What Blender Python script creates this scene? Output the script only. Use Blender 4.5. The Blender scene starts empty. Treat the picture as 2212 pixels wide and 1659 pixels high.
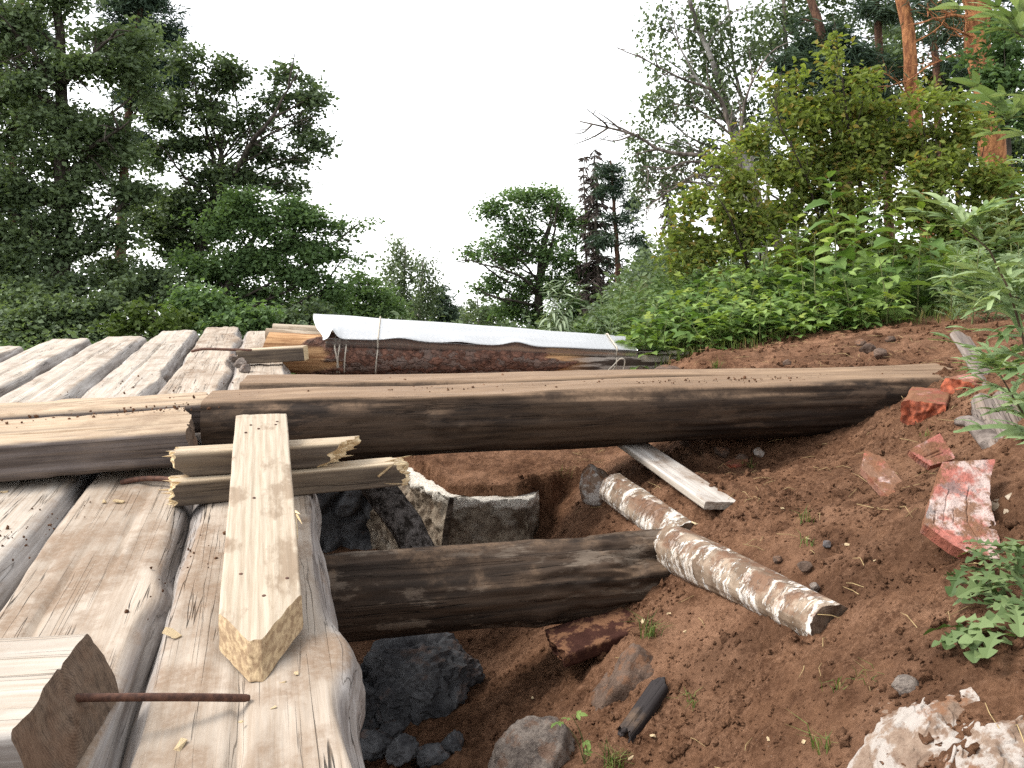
import bpy, math, random
import numpy as np
from mathutils import Vector, Matrix

random.seed(7)
RNG = np.random.default_rng(7)
SC = bpy.context.scene
COL = SC.collection

# ------------------------------------------------------------------ camera, sky, sun, exposure
CAM_H = 0.83
PITCH = math.radians(9.27)
HFOV = math.radians(62.0)
FOC = 1106.0 / math.tan(HFOV / 2)          # focal length in measuring units (picture 2212 x 1659)
cam_data = bpy.data.cameras.new('camera')
cam_data.angle = HFOV
cam_data.clip_start = 0.02
cam_data.clip_end = 2000
cam = bpy.data.objects.new('camera', cam_data)
COL.objects.link(cam)
cam.location = (0, 0, CAM_H)
cam.rotation_euler = (math.radians(90) - PITCH, 0, 0)
SC.camera = cam

SUN_EL, SUN_AZ = 50.0, -84.0               # degrees; azimuth from +Y (view direction) towards +X
world = bpy.data.worlds.new('World')
SC.world = world
world.use_nodes = True
wn = world.node_tree
wn.nodes.clear()
w_out = wn.nodes.new('ShaderNodeOutputWorld')
w_bg = wn.nodes.new('ShaderNodeBackground')
w_sky = wn.nodes.new('ShaderNodeTexSky')
w_sky.sky_type = 'NISHITA'
w_sky.sun_disc = False
w_sky.sun_elevation = math.radians(SUN_EL)
w_sky.sun_rotation = math.radians(SUN_AZ)
w_sky.dust_density = 1.0
w_hs = wn.nodes.new('ShaderNodeHueSaturation')
w_hs.inputs['Saturation'].default_value = 0.12
w_hs.inputs['Value'].default_value = 1.0
w_bg.inputs['Strength'].default_value = 0.15
# the overcast glow of the horizon goes on below it (the valley falls away ahead)
w_tc = wn.nodes.new('ShaderNodeTexCoord')
w_sep = wn.nodes.new('ShaderNodeSeparateXYZ')
w_max = wn.nodes.new('ShaderNodeMath')
w_max.operation = 'MAXIMUM'
w_max.inputs[1].default_value = 0.06
w_com = wn.nodes.new('ShaderNodeCombineXYZ')
wn.links.new(w_tc.outputs['Generated'], w_sep.inputs[0])
wn.links.new(w_sep.outputs[2], w_max.inputs[0])
wn.links.new(w_sep.outputs[0], w_com.inputs[0])
wn.links.new(w_sep.outputs[1], w_com.inputs[1])
wn.links.new(w_max.outputs[0], w_com.inputs[2])
wn.links.new(w_com.outputs[0], w_sky.inputs['Vector'])
wn.links.new(w_sky.outputs[0], w_hs.inputs['Color'])
wn.links.new(w_hs.outputs[0], w_bg.inputs['Color'])
wn.links.new(w_bg.outputs[0], w_out.inputs['Surface'])

sun_data = bpy.data.lights.new('sun', 'SUN')
sun_data.energy = 1.3
sun_data.angle = math.radians(22)
sun_data.color = (1.0, 0.95, 0.88)
sun = bpy.data.objects.new('sun', sun_data)
COL.objects.link(sun)
_el, _az = math.radians(SUN_EL), math.radians(SUN_AZ)
sun_dir = Vector((math.sin(_az) * math.cos(_el), math.cos(_az) * math.cos(_el), math.sin(_el)))
sun.rotation_euler = sun_dir.to_track_quat('Z', 'Y').to_euler()
sun.location = sun_dir * 50

SC.view_settings.view_transform = 'Standard'
SC.view_settings.look = 'None'
SC.view_settings.gamma = 1.0
SC.view_settings.exposure = 1.52
SC.render.engine = 'CYCLES'
SC.cycles.use_denoising = False
SC.cycles.max_bounces = 6
SC.cycles.transparent_max_bounces = 4
SC.cycles.use_adaptive_sampling = True

# ------------------------------------------------------------------ helpers
cp, sp = math.cos(PITCH), math.sin(PITCH)

def ray(px, py):
    a, b = (px - 1106) / FOC, (829.5 - py) / FOC
    return np.array([a, cp + b * sp, -sp + b * cp])

def at(px, py, D):
    """point of the place seen in direction (px, py), D metres ahead"""
    d = ray(px, py)
    return np.array([0, 0, CAM_H]) + d * (D / d[1])

def atz(px, py, z):
    d = ray(px, py)
    return np.array([0, 0, CAM_H]) + d * ((z - CAM_H) / d[2])

def _hash(ix, iy, iz, seed):
    h = (ix.astype(np.uint32) * np.uint32(374761393) + iy.astype(np.uint32) * np.uint32(668265263)
         + iz.astype(np.uint32) * np.uint32(2147483647) + np.uint32(seed * 1274126177 & 0xffffffff))
    h = (h ^ (h >> np.uint32(13))) * np.uint32(1274126177)
    h = h ^ (h >> np.uint32(16))
    return h

def noise3(p, seed=0):
    """gradient noise, about -1..1, for an (N,3) array"""
    p = np.asarray(p, float)
    i = np.floor(p).astype(np.int64)
    f = p - i
    u = f * f * f * (f * (f * 6 - 15) + 10)
    out = 0
    for dx in (0, 1):
        wx = u[:, 0] if dx else 1 - u[:, 0]
        for dy in (0, 1):
            wy = u[:, 1] if dy else 1 - u[:, 1]
            for dz in (0, 1):
                wz = u[:, 2] if dz else 1 - u[:, 2]
                h = _hash(i[:, 0] + dx, i[:, 1] + dy, i[:, 2] + dz, seed)
                g1 = (h & np.uint32(1023)).astype(float) / 511.5 - 1
                g2 = ((h >> np.uint32(10)) & np.uint32(1023)).astype(float) / 511.5 - 1
                g3 = ((h >> np.uint32(20)) & np.uint32(1023)).astype(float) / 511.5 - 1
                out = out + wx * wy * wz * (g1 * (f[:, 0] - dx) + g2 * (f[:, 1] - dy) + g3 * (f[:, 2] - dz))
    return out * 1.4

def fbm(p, oct=4, seed=0, gain=0.5, lac=2.03):
    p = np.asarray(p, float)
    a, s, t = 1.0, 0, 0
    for k in range(oct):
        s = s + a * noise3(p, seed + k * 17)
        t += a
        a *= gain
        p = p * lac + 3.7
    return s / t

def sstep(a, b, x):
    t = np.clip((x - a) / (b - a), 0, 1)
    return t * t * (3 - 2 * t)

def mesh_np(name, V, quads=None, tris=None, mats=(), qm=None, tm=None, attrs=None, smooth=True, fattrs=None):
    V = np.asarray(V, np.float32)
    me = bpy.data.meshes.new(name)
    nq = 0 if quads is None else len(quads)
    nt = 0 if tris is None else len(tris)
    loops, starts = [], []
    if nq:
        loops.append(np.asarray(quads, np.int32).ravel())
        starts.append(np.arange(nq, dtype=np.int32) * 4)
    if nt:
        loops.append(np.asarray(tris, np.int32).ravel())
        starts.append(nq * 4 + np.arange(nt, dtype=np.int32) * 3)
    loops = np.concatenate(loops)
    starts = np.concatenate(starts)
    me.vertices.add(len(V))
    me.vertices.foreach_set('co', V.ravel())
    me.loops.add(len(loops))
    me.loops.foreach_set('vertex_index', loops)
    me.polygons.add(nq + nt)
    me.polygons.foreach_set('loop_start', starts)
    for m in mats:
        me.materials.append(m)
    if qm is not None or tm is not None:
        mi = np.concatenate([np.zeros(nq, np.int32) if qm is None else np.asarray(qm, np.int32),
                             np.zeros(nt, np.int32) if tm is None else np.asarray(tm, np.int32)])
        me.polygons.foreach_set('material_index', mi)
    me.update(calc_edges=True)
    me.polygons.foreach_set('use_smooth', np.full(nq + nt, smooth, bool))
    for k, a in (attrs or {}).items():
        at_ = me.attributes.new(k, 'FLOAT', 'POINT')
        at_.data.foreach_set('value', np.asarray(a, np.float32))
    for k, a in (fattrs or {}).items():
        at_ = me.attributes.new(k, 'FLOAT', 'FACE')
        at_.data.foreach_set('value', np.asarray(a, np.float32))
    me.validate()
    return me

def link(name, me, parent=None, mw=None):
    o = bpy.data.objects.new(name, me)
    COL.objects.link(o)
    if parent is not None:
        o.parent = parent
    if mw is not None:
        o.matrix_local = mw
    return o

def tag(o, label=None, cat=None, group=None, kind=None):
    if label: o['label'] = label
    if cat: o['category'] = cat
    if group: o['group'] = group
    if kind: o['kind'] = kind
    return o

def empty(name, loc, label, cat, group=None):
    o = bpy.data.objects.new(name, None)
    COL.objects.link(o)
    o.location = tuple(float(v) for v in loc)
    o.empty_display_size = 0.1
    return tag(o, label, cat, group)

def frame_m(A, B, up=(0, 0, 1)):
    A, B = Vector([float(v) for v in A]), Vector([float(v) for v in B])
    x = (B - A).normalized()
    u = Vector(up)
    z = (u - x * u.dot(x)).normalized()
    y = z.cross(x)
    m = Matrix((x, y, z)).transposed().to_4x4()
    m.translation = A
    return m, (B - A).length

# ------------------------------------------------------------------ materials
def newmat(name):
    m = bpy.data.materials.new(name)
    m.use_nodes = True
    m.node_tree.nodes.clear()
    return m

class N:
    def __init__(self, m):
        self.t = m.node_tree
    def __call__(self, typ, ins=None, out=0, **kw):
        n = self.t.nodes.new('ShaderNode' + typ)
        for k, v in kw.items():
            setattr(n, k, v)
        for k, v in (ins or {}).items():
            s = n.inputs[k]
            if isinstance(v, bpy.types.NodeSocket):
                self.t.links.new(v, s)
            else:
                s.default_value = v
        return n.outputs[out] if out is not None else n
    def math(self, op, a, b=0.0, c=None, clamp=False):
        ins = {0: a, 1: b}
        if c is not None: ins[2] = c
        return self('Math', ins, operation=op, use_clamp=clamp)
    def mix(self, f, a, b, mode='MIX'):
        n = self.t.nodes.new('ShaderNodeMix')
        n.data_type = 'RGBA'
        n.blend_type = mode
        for s, v in ((n.inputs[0], f), (n.inputs[6], a), (n.inputs[7], b)):
            if isinstance(v, bpy.types.NodeSocket): self.t.links.new(v, s)
            else: s.default_value = v if not isinstance(v, tuple) or len(v) == 4 else (*v, 1)
        return n.outputs[2]
    def range(self, v, a, b, c=0.0, d=1.0):
        return self('MapRange', {0: v, 1: a, 2: b, 3: c, 4: d}, interpolation_type='SMOOTHSTEP')
    def noise(self, vec, scale, detail=4, rough=0.55, dist=0.0):
        return self('TexNoise', {'Vector': vec, 'Scale': scale, 'Detail': detail, 'Roughness': rough, 'Distortion': dist})
    def scaled(self, vec, s):
        return self('VectorMath', {0: vec, 1: s}, operation='MULTIPLY')
    def obj_coords(self):
        co = self('TexCoord', out=3)
        r = self('ObjectInfo', out=5)
        v = self('CombineXYZ', {0: self.math('MULTIPLY', r, 13.1), 1: self.math('MULTIPLY', r, 7.7), 2: self.math('MULTIPLY', r, 3.3)})
        return self('VectorMath', {0: co, 1: v}, operation='ADD')
    def finish(self, col, rough, height=None, bstr=0.3, bdist=0.01, metallic=0.0, spec=0.3, normal=None):
        n = self('BsdfPrincipled', {'Base Color': col, 'Roughness': rough, 'Metallic': metallic, 'Specular IOR Level': spec}, out=None)
        if height is not None:
            b = self('Bump', {'Strength': bstr, 'Distance': bdist, 'Height': height})
            self.t.links.new(b, n.inputs['Normal'])
        o = self('OutputMaterial', out=None)
        self.t.links.new(n.outputs[0], o.inputs['Surface'])

def c4(c):
    return (*c, 1.0)

SOIL = (0.155, 0.079, 0.044)

def wood_mat(name, top_a, top_b, side_a, side_b, dirt=0.45, crack=0.6, grain=1.0, rough=0.75, bdist=0.004, dirtcol=(0.160, 0.105, 0.066), patch=None):
    """hewn log: weathered round sides, hewn top (attribute 'flat'), dirt in patches on upward faces"""
    m = newmat(name)
    n = N(m)
    co = n.obj_coords()
    fl = n('Attribute', attribute_name='flat', out=2)
    g1 = n.noise(n.scaled(co, (1.3 * grain, 34 * grain, 34 * grain)), 1.0, 6, 0.65)
    g2 = n.noise(n.scaled(co, (5 * grain, 150 * grain, 150 * grain)), 1.0, 4, 0.6)
    big = n.noise(n.scaled(co, (1.6, 4, 4)), 1.0, 5, 0.6, 0.3)
    blot = n.noise(co, 7.0, 6, 0.65)
    gm = n.math('ADD', n.math('MULTIPLY', g1, 0.5), n.math('MULTIPLY', g2, 0.5))
    top = n.mix(n.range(gm, 0.35, 0.68), c4(top_b), c4(top_a))
    side = n.mix(n.range(n.math('ADD', n.math('MULTIPLY', g1, 0.55), n.math('MULTIPLY', big, 0.45)), 0.38, 0.62), c4(side_b), c4(side_a))
    if patch is not None:
        pn = n.noise(n.scaled(co, (2.2, 7, 7)), 1.6, 7, 0.7)
        side = n.mix(n.range(pn, 0.52, 0.60), side, c4(patch))
    col = n.mix(fl, side, top)
    st = n.math('ADD', n.math('MULTIPLY', big, 0.55), n.math('MULTIPLY', g2, 0.45))
    col = n.mix(n.math('MULTIPLY', n.range(st, 0.44, 0.62), 0.40), col, c4([v * 0.55 for v in top_b]))
    # drying cracks along the grain
    cn = n.noise(n.scaled(co, (0.35, 13, 13)), 1.0, 4, 0.6, 0.0)
    cl = n.math('ABSOLUTE', n.math('SUBTRACT', cn, 0.5))
    cn2 = n.noise(n.scaled(co, (0.22, 30, 30)), 1.0, 3, 0.5, 0.0)
    cl2 = n.math('ABSOLUTE', n.math('SUBTRACT', cn2, 0.52))
    cm = n.math('MULTIPLY', n.range(cl, 0.0, 0.009, 1.0, 0.0), n.range(n.noise(n.scaled(co, (0.8, 5, 5)), 1.7, 2), 0.53, 0.60))
    cm = n.math('MAXIMUM', cm, n.math('MULTIPLY', n.math('MULTIPLY', n.range(cl2, 0.0, 0.012, 1.0, 0.0), n.range(n.noise(n.scaled(co, (0.9, 8, 8)), 1.3, 2), 0.48, 0.56)), 0.55))
    cm = n.math('MULTIPLY', cm, crack)
    col = n.mix(cm, col, c4([v * 0.12 for v in top_b]))
    # dirt
    nz = n('SeparateXYZ', {0: n('NewGeometry', out=1)}, out=2)
    dm = n.math('MULTIPLY', n.range(n.math('ADD', n.math('MULTIPLY', blot, 0.6), n.math('MULTIPLY', big, 0.4)), 0.56 - 0.14 * dirt, 0.70 - 0.12 * dirt), n.range(nz, 0.35, 0.8))
    fine = n.noise(co, 60.0, 3, 0.7)
    dm = n.math('MULTIPLY', dm, n.range(fine, 0.25, 0.6, 0.35, 1.0))
    col = n.mix(n.math('MULTIPLY', dm, min(1.0, 0.35 + dirt * 0.6)), col, c4([v * 1.25 for v in dirtcol]))
    h = n.math('SUBTRACT', n.math('ADD', n.math('MULTIPLY', gm, 0.6), n.math('MULTIPLY', fine, 0.25)), n.math('MULTIPLY', cm, 2.0))
    n.finish(col, rough, h, 0.8, bdist, spec=0.2)
    return m

def endgrain_mat(name, a, b, freq=60.0, dirt=0.3):
    m = newmat(name)
    n = N(m)
    co = n.obj_coords()
    yz = n.scaled(n('TexCoord', out=3), (0.15, 1, 1))
    ring = n('TexWave', {'Vector': yz, 'Scale': freq, 'Distortion': 3.0, 'Detail': 3.0, 'Detail Scale': 1.5}, out=1, wave_type='RINGS', rings_direction='X')
    nn = n.noise(n.scaled(co, (40, 40, 40)), 1.0, 5, 0.7)
    saw = n.noise(n.scaled(co, (20, 160, 25)), 1.0, 3, 0.6)
    f = n.math('ADD', n.math('MULTIPLY', ring, 0.10), n.math('ADD', n.math('MULTIPLY', nn, 0.55), n.math('MULTIPLY', saw, 0.35)))
    col = n.mix(n.range(f, 0.3, 0.65), c4(b), c4(a))
    col = n.mix(n.math('MULTIPLY', n.range(n.noise(co, 9.0, 5), 0.5, 0.65), dirt), col, c4(SOIL))
    n.finish(col, 0.85, f, 0.6, 0.004, spec=0.15)
    return m

def fresh_mat(name, a=(0.70, 0.57, 0.37), b=(0.50, 0.36, 0.19)):
    m = newmat(name)
    n = N(m)
    co = n.obj_coords()
    g = n.noise(n.scaled(co, (14, 120, 120)), 1.0, 4, 0.6)
    col = n.mix(n.range(g, 0.35, 0.65), c4(b), c4(a))
    n.finish(col, 0.7, g, 0.6, 0.004)
    return m

def board_mat(name, a, b, dirt=0.5, lines=90.0):
    """sawn softwood board: parallel growth lines, stains"""
    m = newmat(name)
    n = N(m)
    co = n.obj_coords()
    warp = n.noise(n.scaled(co, (2.2, 5, 5)), 1.0, 3)
    wv = n('VectorMath', {0: n.scaled(co, (0.10, 1, 1)), 1: n('CombineXYZ', {1: n.math('MULTIPLY', warp, 0.012)})}, operation='ADD')
    w = n('TexWave', {'Vector': wv, 'Scale': lines / 6.28, 'Distortion': 0.5, 'Detail': 2.0, 'Detail Scale': 2.0}, out=1, bands_direction='Y')
    g = n.noise(n.scaled(co, (6, 160, 160)), 1.0, 4, 0.6)
    f = n.math('ADD', n.math('MULTIPLY', w, 0.16), n.math('MULTIPLY', g, 0.84))
    col = n.mix(n.range(f, 0.2, 0.8), c4(b), c4(a))
    st = n.noise(n.scaled(co, (3.0, 7, 7)), 1.5, 6, 0.65)
    col = n.mix(n.math('MULTIPLY', n.range(st, 0.52, 0.64), dirt), col, (0.235, 0.170, 0.112, 1))
    kn = n('TexVoronoi', {'Vector': n.scaled(co, (2.6, 6.5, 6.5)), 'Scale': 1.0, 'Randomness': 1.0}, out=0)
    km = n.range(kn, 0.06, 0.12, 1.0, 0.0)
    col = n.mix(n.math('MULTIPLY', km, 0.7), col, c4((0.16, 0.09, 0.045)))
    n.finish(col, 0.7, f, 0.5, 0.003)
    return m

def soil_mat():
    m = newmat('soil')
    n = N(m)
    co = n('TexCoord', out=3)
    a = n.noise(co, 2.6, 7, 0.65)
    b = n.noise(co, 11.0, 7, 0.7)
    f = n.noise(co, 70.0, 6, 0.75)
    col = n.mix(n.range(b, 0.32, 0.68), c4((0.080, 0.038, 0.021)), c4((0.190, 0.099, 0.056)))
    col = n.mix(n.math('MULTIPLY', n.range(a, 0.48, 0.68), 0.8), col, c4((0.300, 0.166, 0.101)))
    col = n.mix(n.math('MULTIPLY', n.range(f, 0.46, 0.66), n.range(n.noise(co, 4.0, 3), 0.4, 0.6, 0.25, 0.6)), col, c4((0.310, 0.176, 0.109)))
    col = n.mix(n.math('MULTIPLY', n.range(f, 0.48, 0.34), n.range(n.noise(co, 4.0, 3), 0.4, 0.6, 0.25, 0.7)), col, c4((0.048, 0.024, 0.014)))
    col = n.mix(n.math('MULTIPLY', n.range(n.noise(co, 1.4, 5, 0.6), 0.52, 0.62), 0.5), col, c4((0.070, 0.036, 0.021)))
    # pale mortar and gravel flecks
    vo = n('TexVoronoi', {'Vector': co, 'Scale': 60.0}, out=0)
    vm = n.math('MULTIPLY', n.range(vo, 0.10, 0.16, 1.0, 0.0), n.range(n.noise(co, 5.0, 3), 0.56, 0.66))
    col = n.mix(n.math('MULTIPLY', vm, 0.5), col, c4((0.30, 0.22, 0.17)))
    # humus and grass cover away from the dug earth (attribute painted from the dug outline)
    gr = n('Attribute', attribute_name='turf', out=2)
    gcol = n.mix(n.range(b, 0.3, 0.7), c4((0.030, 0.040, 0.015)), c4((0.075, 0.085, 0.030)))
    col = n.mix(gr, col, gcol)
    cl = n.noise(co, 28.0, 6, 0.7)
    h = n.math('ADD', n.math('ADD', n.math('MULTIPLY', b, 0.3), n.math('MULTIPLY', cl, 0.5)), n.math('MULTIPLY', f, 0.4))
    n.finish(col, 0.95, h, 1.0, 0.035, spec=0.05)
    return m

def rock_mat(name, a, b, dust=0.3, lichen=None, scale=6.0, bd=0.01):
    m = newmat(name)
    n = N(m)
    co = n.obj_coords()
    x = n.noise(co, scale, 7, 0.65)
    y = n.noise(co, scale * 6, 6, 0.7)
    f = n.math('ADD', n.math('MULTIPLY', x, 0.6), n.math('MULTIPLY', y, 0.4))
    col = n.mix(n.range(f, 0.36, 0.64), c4(b), c4(a))
    if lichen is not None:
        col = n.mix(n.range(n.noise(co, scale * 1.5, 6, 0.6), 0.47, 0.56), col, c4(lichen))
    nz = n('SeparateXYZ', {0: n('NewGeometry', out=1)}, out=2)
    dm = n.math('MULTIPLY', n.range(n.noise(co, scale * 1.1, 6, 0.65), 0.52, 0.62), n.range(nz, -0.1, 0.5))
    col = n.mix(n.math('MULTIPLY', dm, dust), col, c4([v * 1.15 for v in SOIL]))
    n.finish(col, 0.9, f, 0.9, bd, spec=0.2)
    return m

def leaf_mat(name, dark, light, trans=0.35, gloss=0.35, odd=None, single=False):
    m = newmat(name)
    n = N(m)
    v = n('Attribute', attribute_name='v', out=2)
    oi = n('ObjectInfo', out=5)
    vv = n.math('ADD', n.math('MULTIPLY', v, 0.75), n.math('MULTIPLY', oi, 0.25))
    col = n.mix(n.range(oi if single else vv, 0.1, 0.9), c4(dark), c4(light))
    if odd is not None:
        col = n.mix(n.range(n.math('FRACT', n.math('MULTIPLY', v, 17.0)), 0.80, 0.95), col, c4(odd))
    p = n('BsdfPrincipled', {'Base Color': col, 'Roughness': 0.6, 'Specular IOR Level': gloss * 0.6}, out=0)
    t = n('BsdfTranslucent', {'Color': n.mix(1.0, col, (1.0, 1.05, 0.5, 1), 'MULTIPLY')}, out=0)
    mx = n('MixShader', {0: trans, 1: p, 2: t}, out=0)
    o = n('OutputMaterial', out=None)
    n.t.links.new(mx, o.inputs['Surface'])
    return m

def bark_mat(name, a, b, scale=8.0, stretch=4.0, bd=0.02, up=None):
    m = newmat(name)
    n = N(m)
    co = n.obj_coords()
    x = n.noise(n.scaled(co, (stretch, stretch, 1)), scale / 3, 6, 0.7)
    col = n.mix(n.range(x, 0.38, 0.62), c4(b), c4(a))
    if up is not None:
        col = n.mix(n.range(n.noise(co, 3.0, 4), 0.42, 0.55), col, c4(up))
    n.finish(col, 0.9, x, 0.8, bd, spec=0.15)
    return m

def plain_mat(name, a, b=None, rough=0.8, metallic=0.0, scale=20.0, bd=0.004, spec=0.3):
    m = newmat(name)
    n = N(m)
    co = n.obj_coords()
    x = n.noise(co, scale, 6, 0.65)
    col = n.mix(n.range(x, 0.35, 0.65), c4(b or [v * 0.6 for v in a]), c4(a))
    n.finish(col, rough, x, 0.5, bd, metallic, spec)
    return m

M = {}
M['deck'] = wood_mat('weathered_deck_wood', (0.50, 0.43, 0.355), (0.31, 0.245, 0.185), (0.43, 0.40, 0.375), (0.16, 0.137, 0.125), dirt=0.75, crack=0.95)
M['deck_pale'] = wood_mat('pale_deck_wood', (0.55, 0.50, 0.44), (0.36, 0.295, 0.23), (0.49, 0.465, 0.44), (0.20, 0.17, 0.15), dirt=0.45, crack=0.9)
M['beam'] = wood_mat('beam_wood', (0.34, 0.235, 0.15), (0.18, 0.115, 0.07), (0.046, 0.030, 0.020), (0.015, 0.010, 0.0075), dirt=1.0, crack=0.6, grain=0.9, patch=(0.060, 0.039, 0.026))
M['guide'] = wood_mat('guide_wood', (0.52, 0.41, 0.29), (0.34, 0.24, 0.155), (0.15, 0.125, 0.115), (0.06, 0.046, 0.04), dirt=0.5, crack=0.9)
M['wet'] = wood_mat('damp_rotting_wood', (0.075, 0.048, 0.030), (0.035, 0.022, 0.015), (0.080, 0.052, 0.034), (0.024, 0.016, 0.011), dirt=0.75, crack=0.8, grain=0.8, patch=(0.13, 0.10, 0.075))
M['end'] = endgrain_mat('dark_end_grain', (0.17, 0.12, 0.085), (0.055, 0.038, 0.028))
M['end_pale'] = endgrain_mat('pale_end_grain', (0.42, 0.36, 0.30), (0.20, 0.16, 0.13))
M['fresh'] = fresh_mat('fresh_broken_wood')
M['fresh_tan'] = fresh_mat('fresh_axe_cut_wood', (0.45, 0.33, 0.19), (0.24, 0.155, 0.085))
M['board'] = board_mat('sawn_pine_board', (0.47, 0.40, 0.31), (0.32, 0.25, 0.175), 0.85)
M['block'] = wood_mat('sawn_block_wood', (0.55, 0.46, 0.34), (0.38, 0.29, 0.19), (0.115, 0.088, 0.066), (0.05, 0.038, 0.030), dirt=0.35, crack=0.4)
M['soil'] = soil_mat()
M['straw'] = plain_mat('dry_straw', (0.42, 0.31, 0.15), (0.25, 0.17, 0.08))
M['rust'] = plain_mat('rusty_steel', (0.13, 0.062, 0.040), (0.06, 0.03, 0.022), 0.75, 0.2, 80.0, 0.002)
M['rope'] = plain_mat('pale_rope', (0.55, 0.50, 0.42), (0.32, 0.28, 0.22), 0.9, 0, 200.0, 0.002)

def tread_mat():
    m = newmat('aluminium_tread_plate')
    n = N(m)
    co = n('TexCoord', out=3)
    s = n('SeparateXYZ', {0: n.scaled(co, (24, 24, 24))}, out=None)
    u, v = s.outputs[0], s.outputs[1]
    par = n.math('MODULO', n.math('ADD', n.math('FLOOR', u), n.math('FLOOR', v)), 2.0)
    par = n.math('ABSOLUTE', par)
    fx = n.math('SUBTRACT', n.math('FRACT', u), 0.5)
    fy = n.math('SUBTRACT', n.math('FRACT', v), 0.5)
    a, b = n.math('ADD', fx, fy), n.math('SUBTRACT', fx, fy)
    ip = n.math('SUBTRACT', 1.0, par)
    p = n.math('ADD', n.math('MULTIPLY', a, par), n.math('MULTIPLY', b, ip))
    q = n.math('ADD', n.math('MULTIPLY', b, par), n.math('MULTIPLY', a, ip))
    d = n.math('ADD', n.math('POWER', n.math('ABSOLUTE', n.math('MULTIPLY', p, 1.5)), 2.0), n.math('POWER', n.math('ABSOLUTE', n.math('MULTIPLY', q, 6.5)), 2.0))
    bar = n.range(d, 0.35, 1.0, 1.0, 0.0)
    dn = n.noise(co, 9.0, 6, 0.7)
    st = n.range(dn, 0.62, 0.72)
    col = n.mix(n.math('MULTIPLY', st, 0.5), (0.60, 0.60, 0.59, 1), (0.28, 0.21, 0.16, 1))
    col = n.mix(n.math('MULTIPLY', bar, 0.3), col, (0.80, 0.80, 0.80, 1))
    rg = n.math('ADD', n.math('MULTIPLY', dn, 0.2), 0.22)
    n.finish(col, rg, bar, 0.5, 0.002, metallic=0.9)
    return m

def pinelog_mat():
    """pine log: flaky red-brown bark (attribute 'bark'), orange bare wood at one end, grey weathered wood at the other"""
    m = newmat('pine_log_bark')
    n = N(m)
    co = n.obj_coords()
    bk = n('Attribute', attribute_name='bark', out=2)
    gy = n('Attribute', attribute_name='grey', out=2)
    wp_ = n('VectorMath', {0: n.scaled(co, (11, 22, 22)), 1: n.scaled(n('TexNoise', {'Vector': co, 'Scale': 22.0, 'Detail': 4.0}, out=1), (1.6, 1.6, 1.6))}, operation='ADD')
    vo = n('TexVoronoi', {'Vector': wp_, 'Scale': 1.0}, out=None, feature='F1')
    vd = n('TexVoronoi', {'Vector': wp_, 'Scale': 1.0}, out=0, feature='DISTANCE_TO_EDGE')
    nn = n.noise(co, 26.0, 6, 0.7)
    b0 = n.mix(n.range(nn, 0.35, 0.65), (0.070, 0.036, 0.026, 1), (0.200, 0.098, 0.066, 1))
    rnd = n('SeparateXYZ', {0: vo.outputs['Color']}, out=0)
    b0 = n.mix(n.math('MULTIPLY', n.range(rnd, 0.55, 0.9), 0.6), b0, (0.17, 0.135, 0.115, 1))
    b0 = n.mix(n.math('MULTIPLY', n.range(vd, 0.0, 0.08, 1.0, 0.0), 0.35), b0, (0.022, 0.013, 0.010, 1))
    g = n.noise(n.scaled(co, (2, 40, 40)), 1.0, 5, 0.65)
    orange = n.mix(n.range(g, 0.35, 0.65), (0.24, 0.115, 0.05, 1), (0.50, 0.30, 0.15, 1))
    strip = n.noise(n.scaled(co, (3.0, 30, 30)), 1.0, 3, 0.5)
    grey = n.mix(n.range(strip, 0.50, 0.56), (0.050, 0.036, 0.028, 1), (0.34, 0.30, 0.26, 1))
    bare = n.mix(gy, orange, grey)
    col = n.mix(bk, bare, b0)
    h = n.math('ADD', n.math('MULTIPLY', nn, 0.5), n.math('MULTIPLY', n.math('MULTIPLY', n.range(vd, 0.0, 0.2), bk), 0.8))
    n.finish(col, 0.8, h, 0.8, 0.012, spec=0.2)
    return m

def birch_mat(name, white=0.5, dirt=0.8):
    m = newmat(name)
    n = N(m)
    co = n.obj_coords()
    p = n.noise(n.scaled(co, (8.0, 3.0, 3.0)), 2.6, 9, 0.78)
    w = n.range(p, 0.60 - 0.14 * white, 0.625 - 0.14 * white)
    fine = n.noise(n.scaled(co, (70, 14, 14)), 1.0, 4, 0.65)
    br = n.mix(n.range(n.noise(co, 14.0, 6), 0.35, 0.65), (0.14, 0.095, 0.062, 1), (0.34, 0.26, 0.19, 1))
    wh = n.mix(n.range(fine, 0.38, 0.62), (0.44, 0.36, 0.28, 1), (0.76, 0.72, 0.66, 1))
    col = n.mix(w, br, wh)
    len_ = n.math('MULTIPLY', n.range(n.noise(n.scaled(co, (60, 9, 9)), 1.0, 2), 0.64, 0.70), w)
    col = n.mix(n.math('MULTIPLY', len_, 0.8), col, (0.06, 0.05, 0.045, 1))
    nz = n('SeparateXYZ', {0: n('NewGeometry', out=1)}, out=2)
    dm = n.math('MULTIPLY', n.range(n.noise(co, 8.0, 6, 0.7), 0.46, 0.58), n.range(nz, 0.1, 0.7))
    col = n.mix(n.math('MULTIPLY', dm, dirt), col, c4(SOIL))
    h = n.math('ADD', n.math('MULTIPLY', w, 0.7), n.math('ADD', n.math('MULTIPLY', p, 0.5), n.math('MULTIPLY', fine, 0.3)))
    n.finish(col, 0.7, h, 0.7, 0.006, spec=0.25)
    return m

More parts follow.
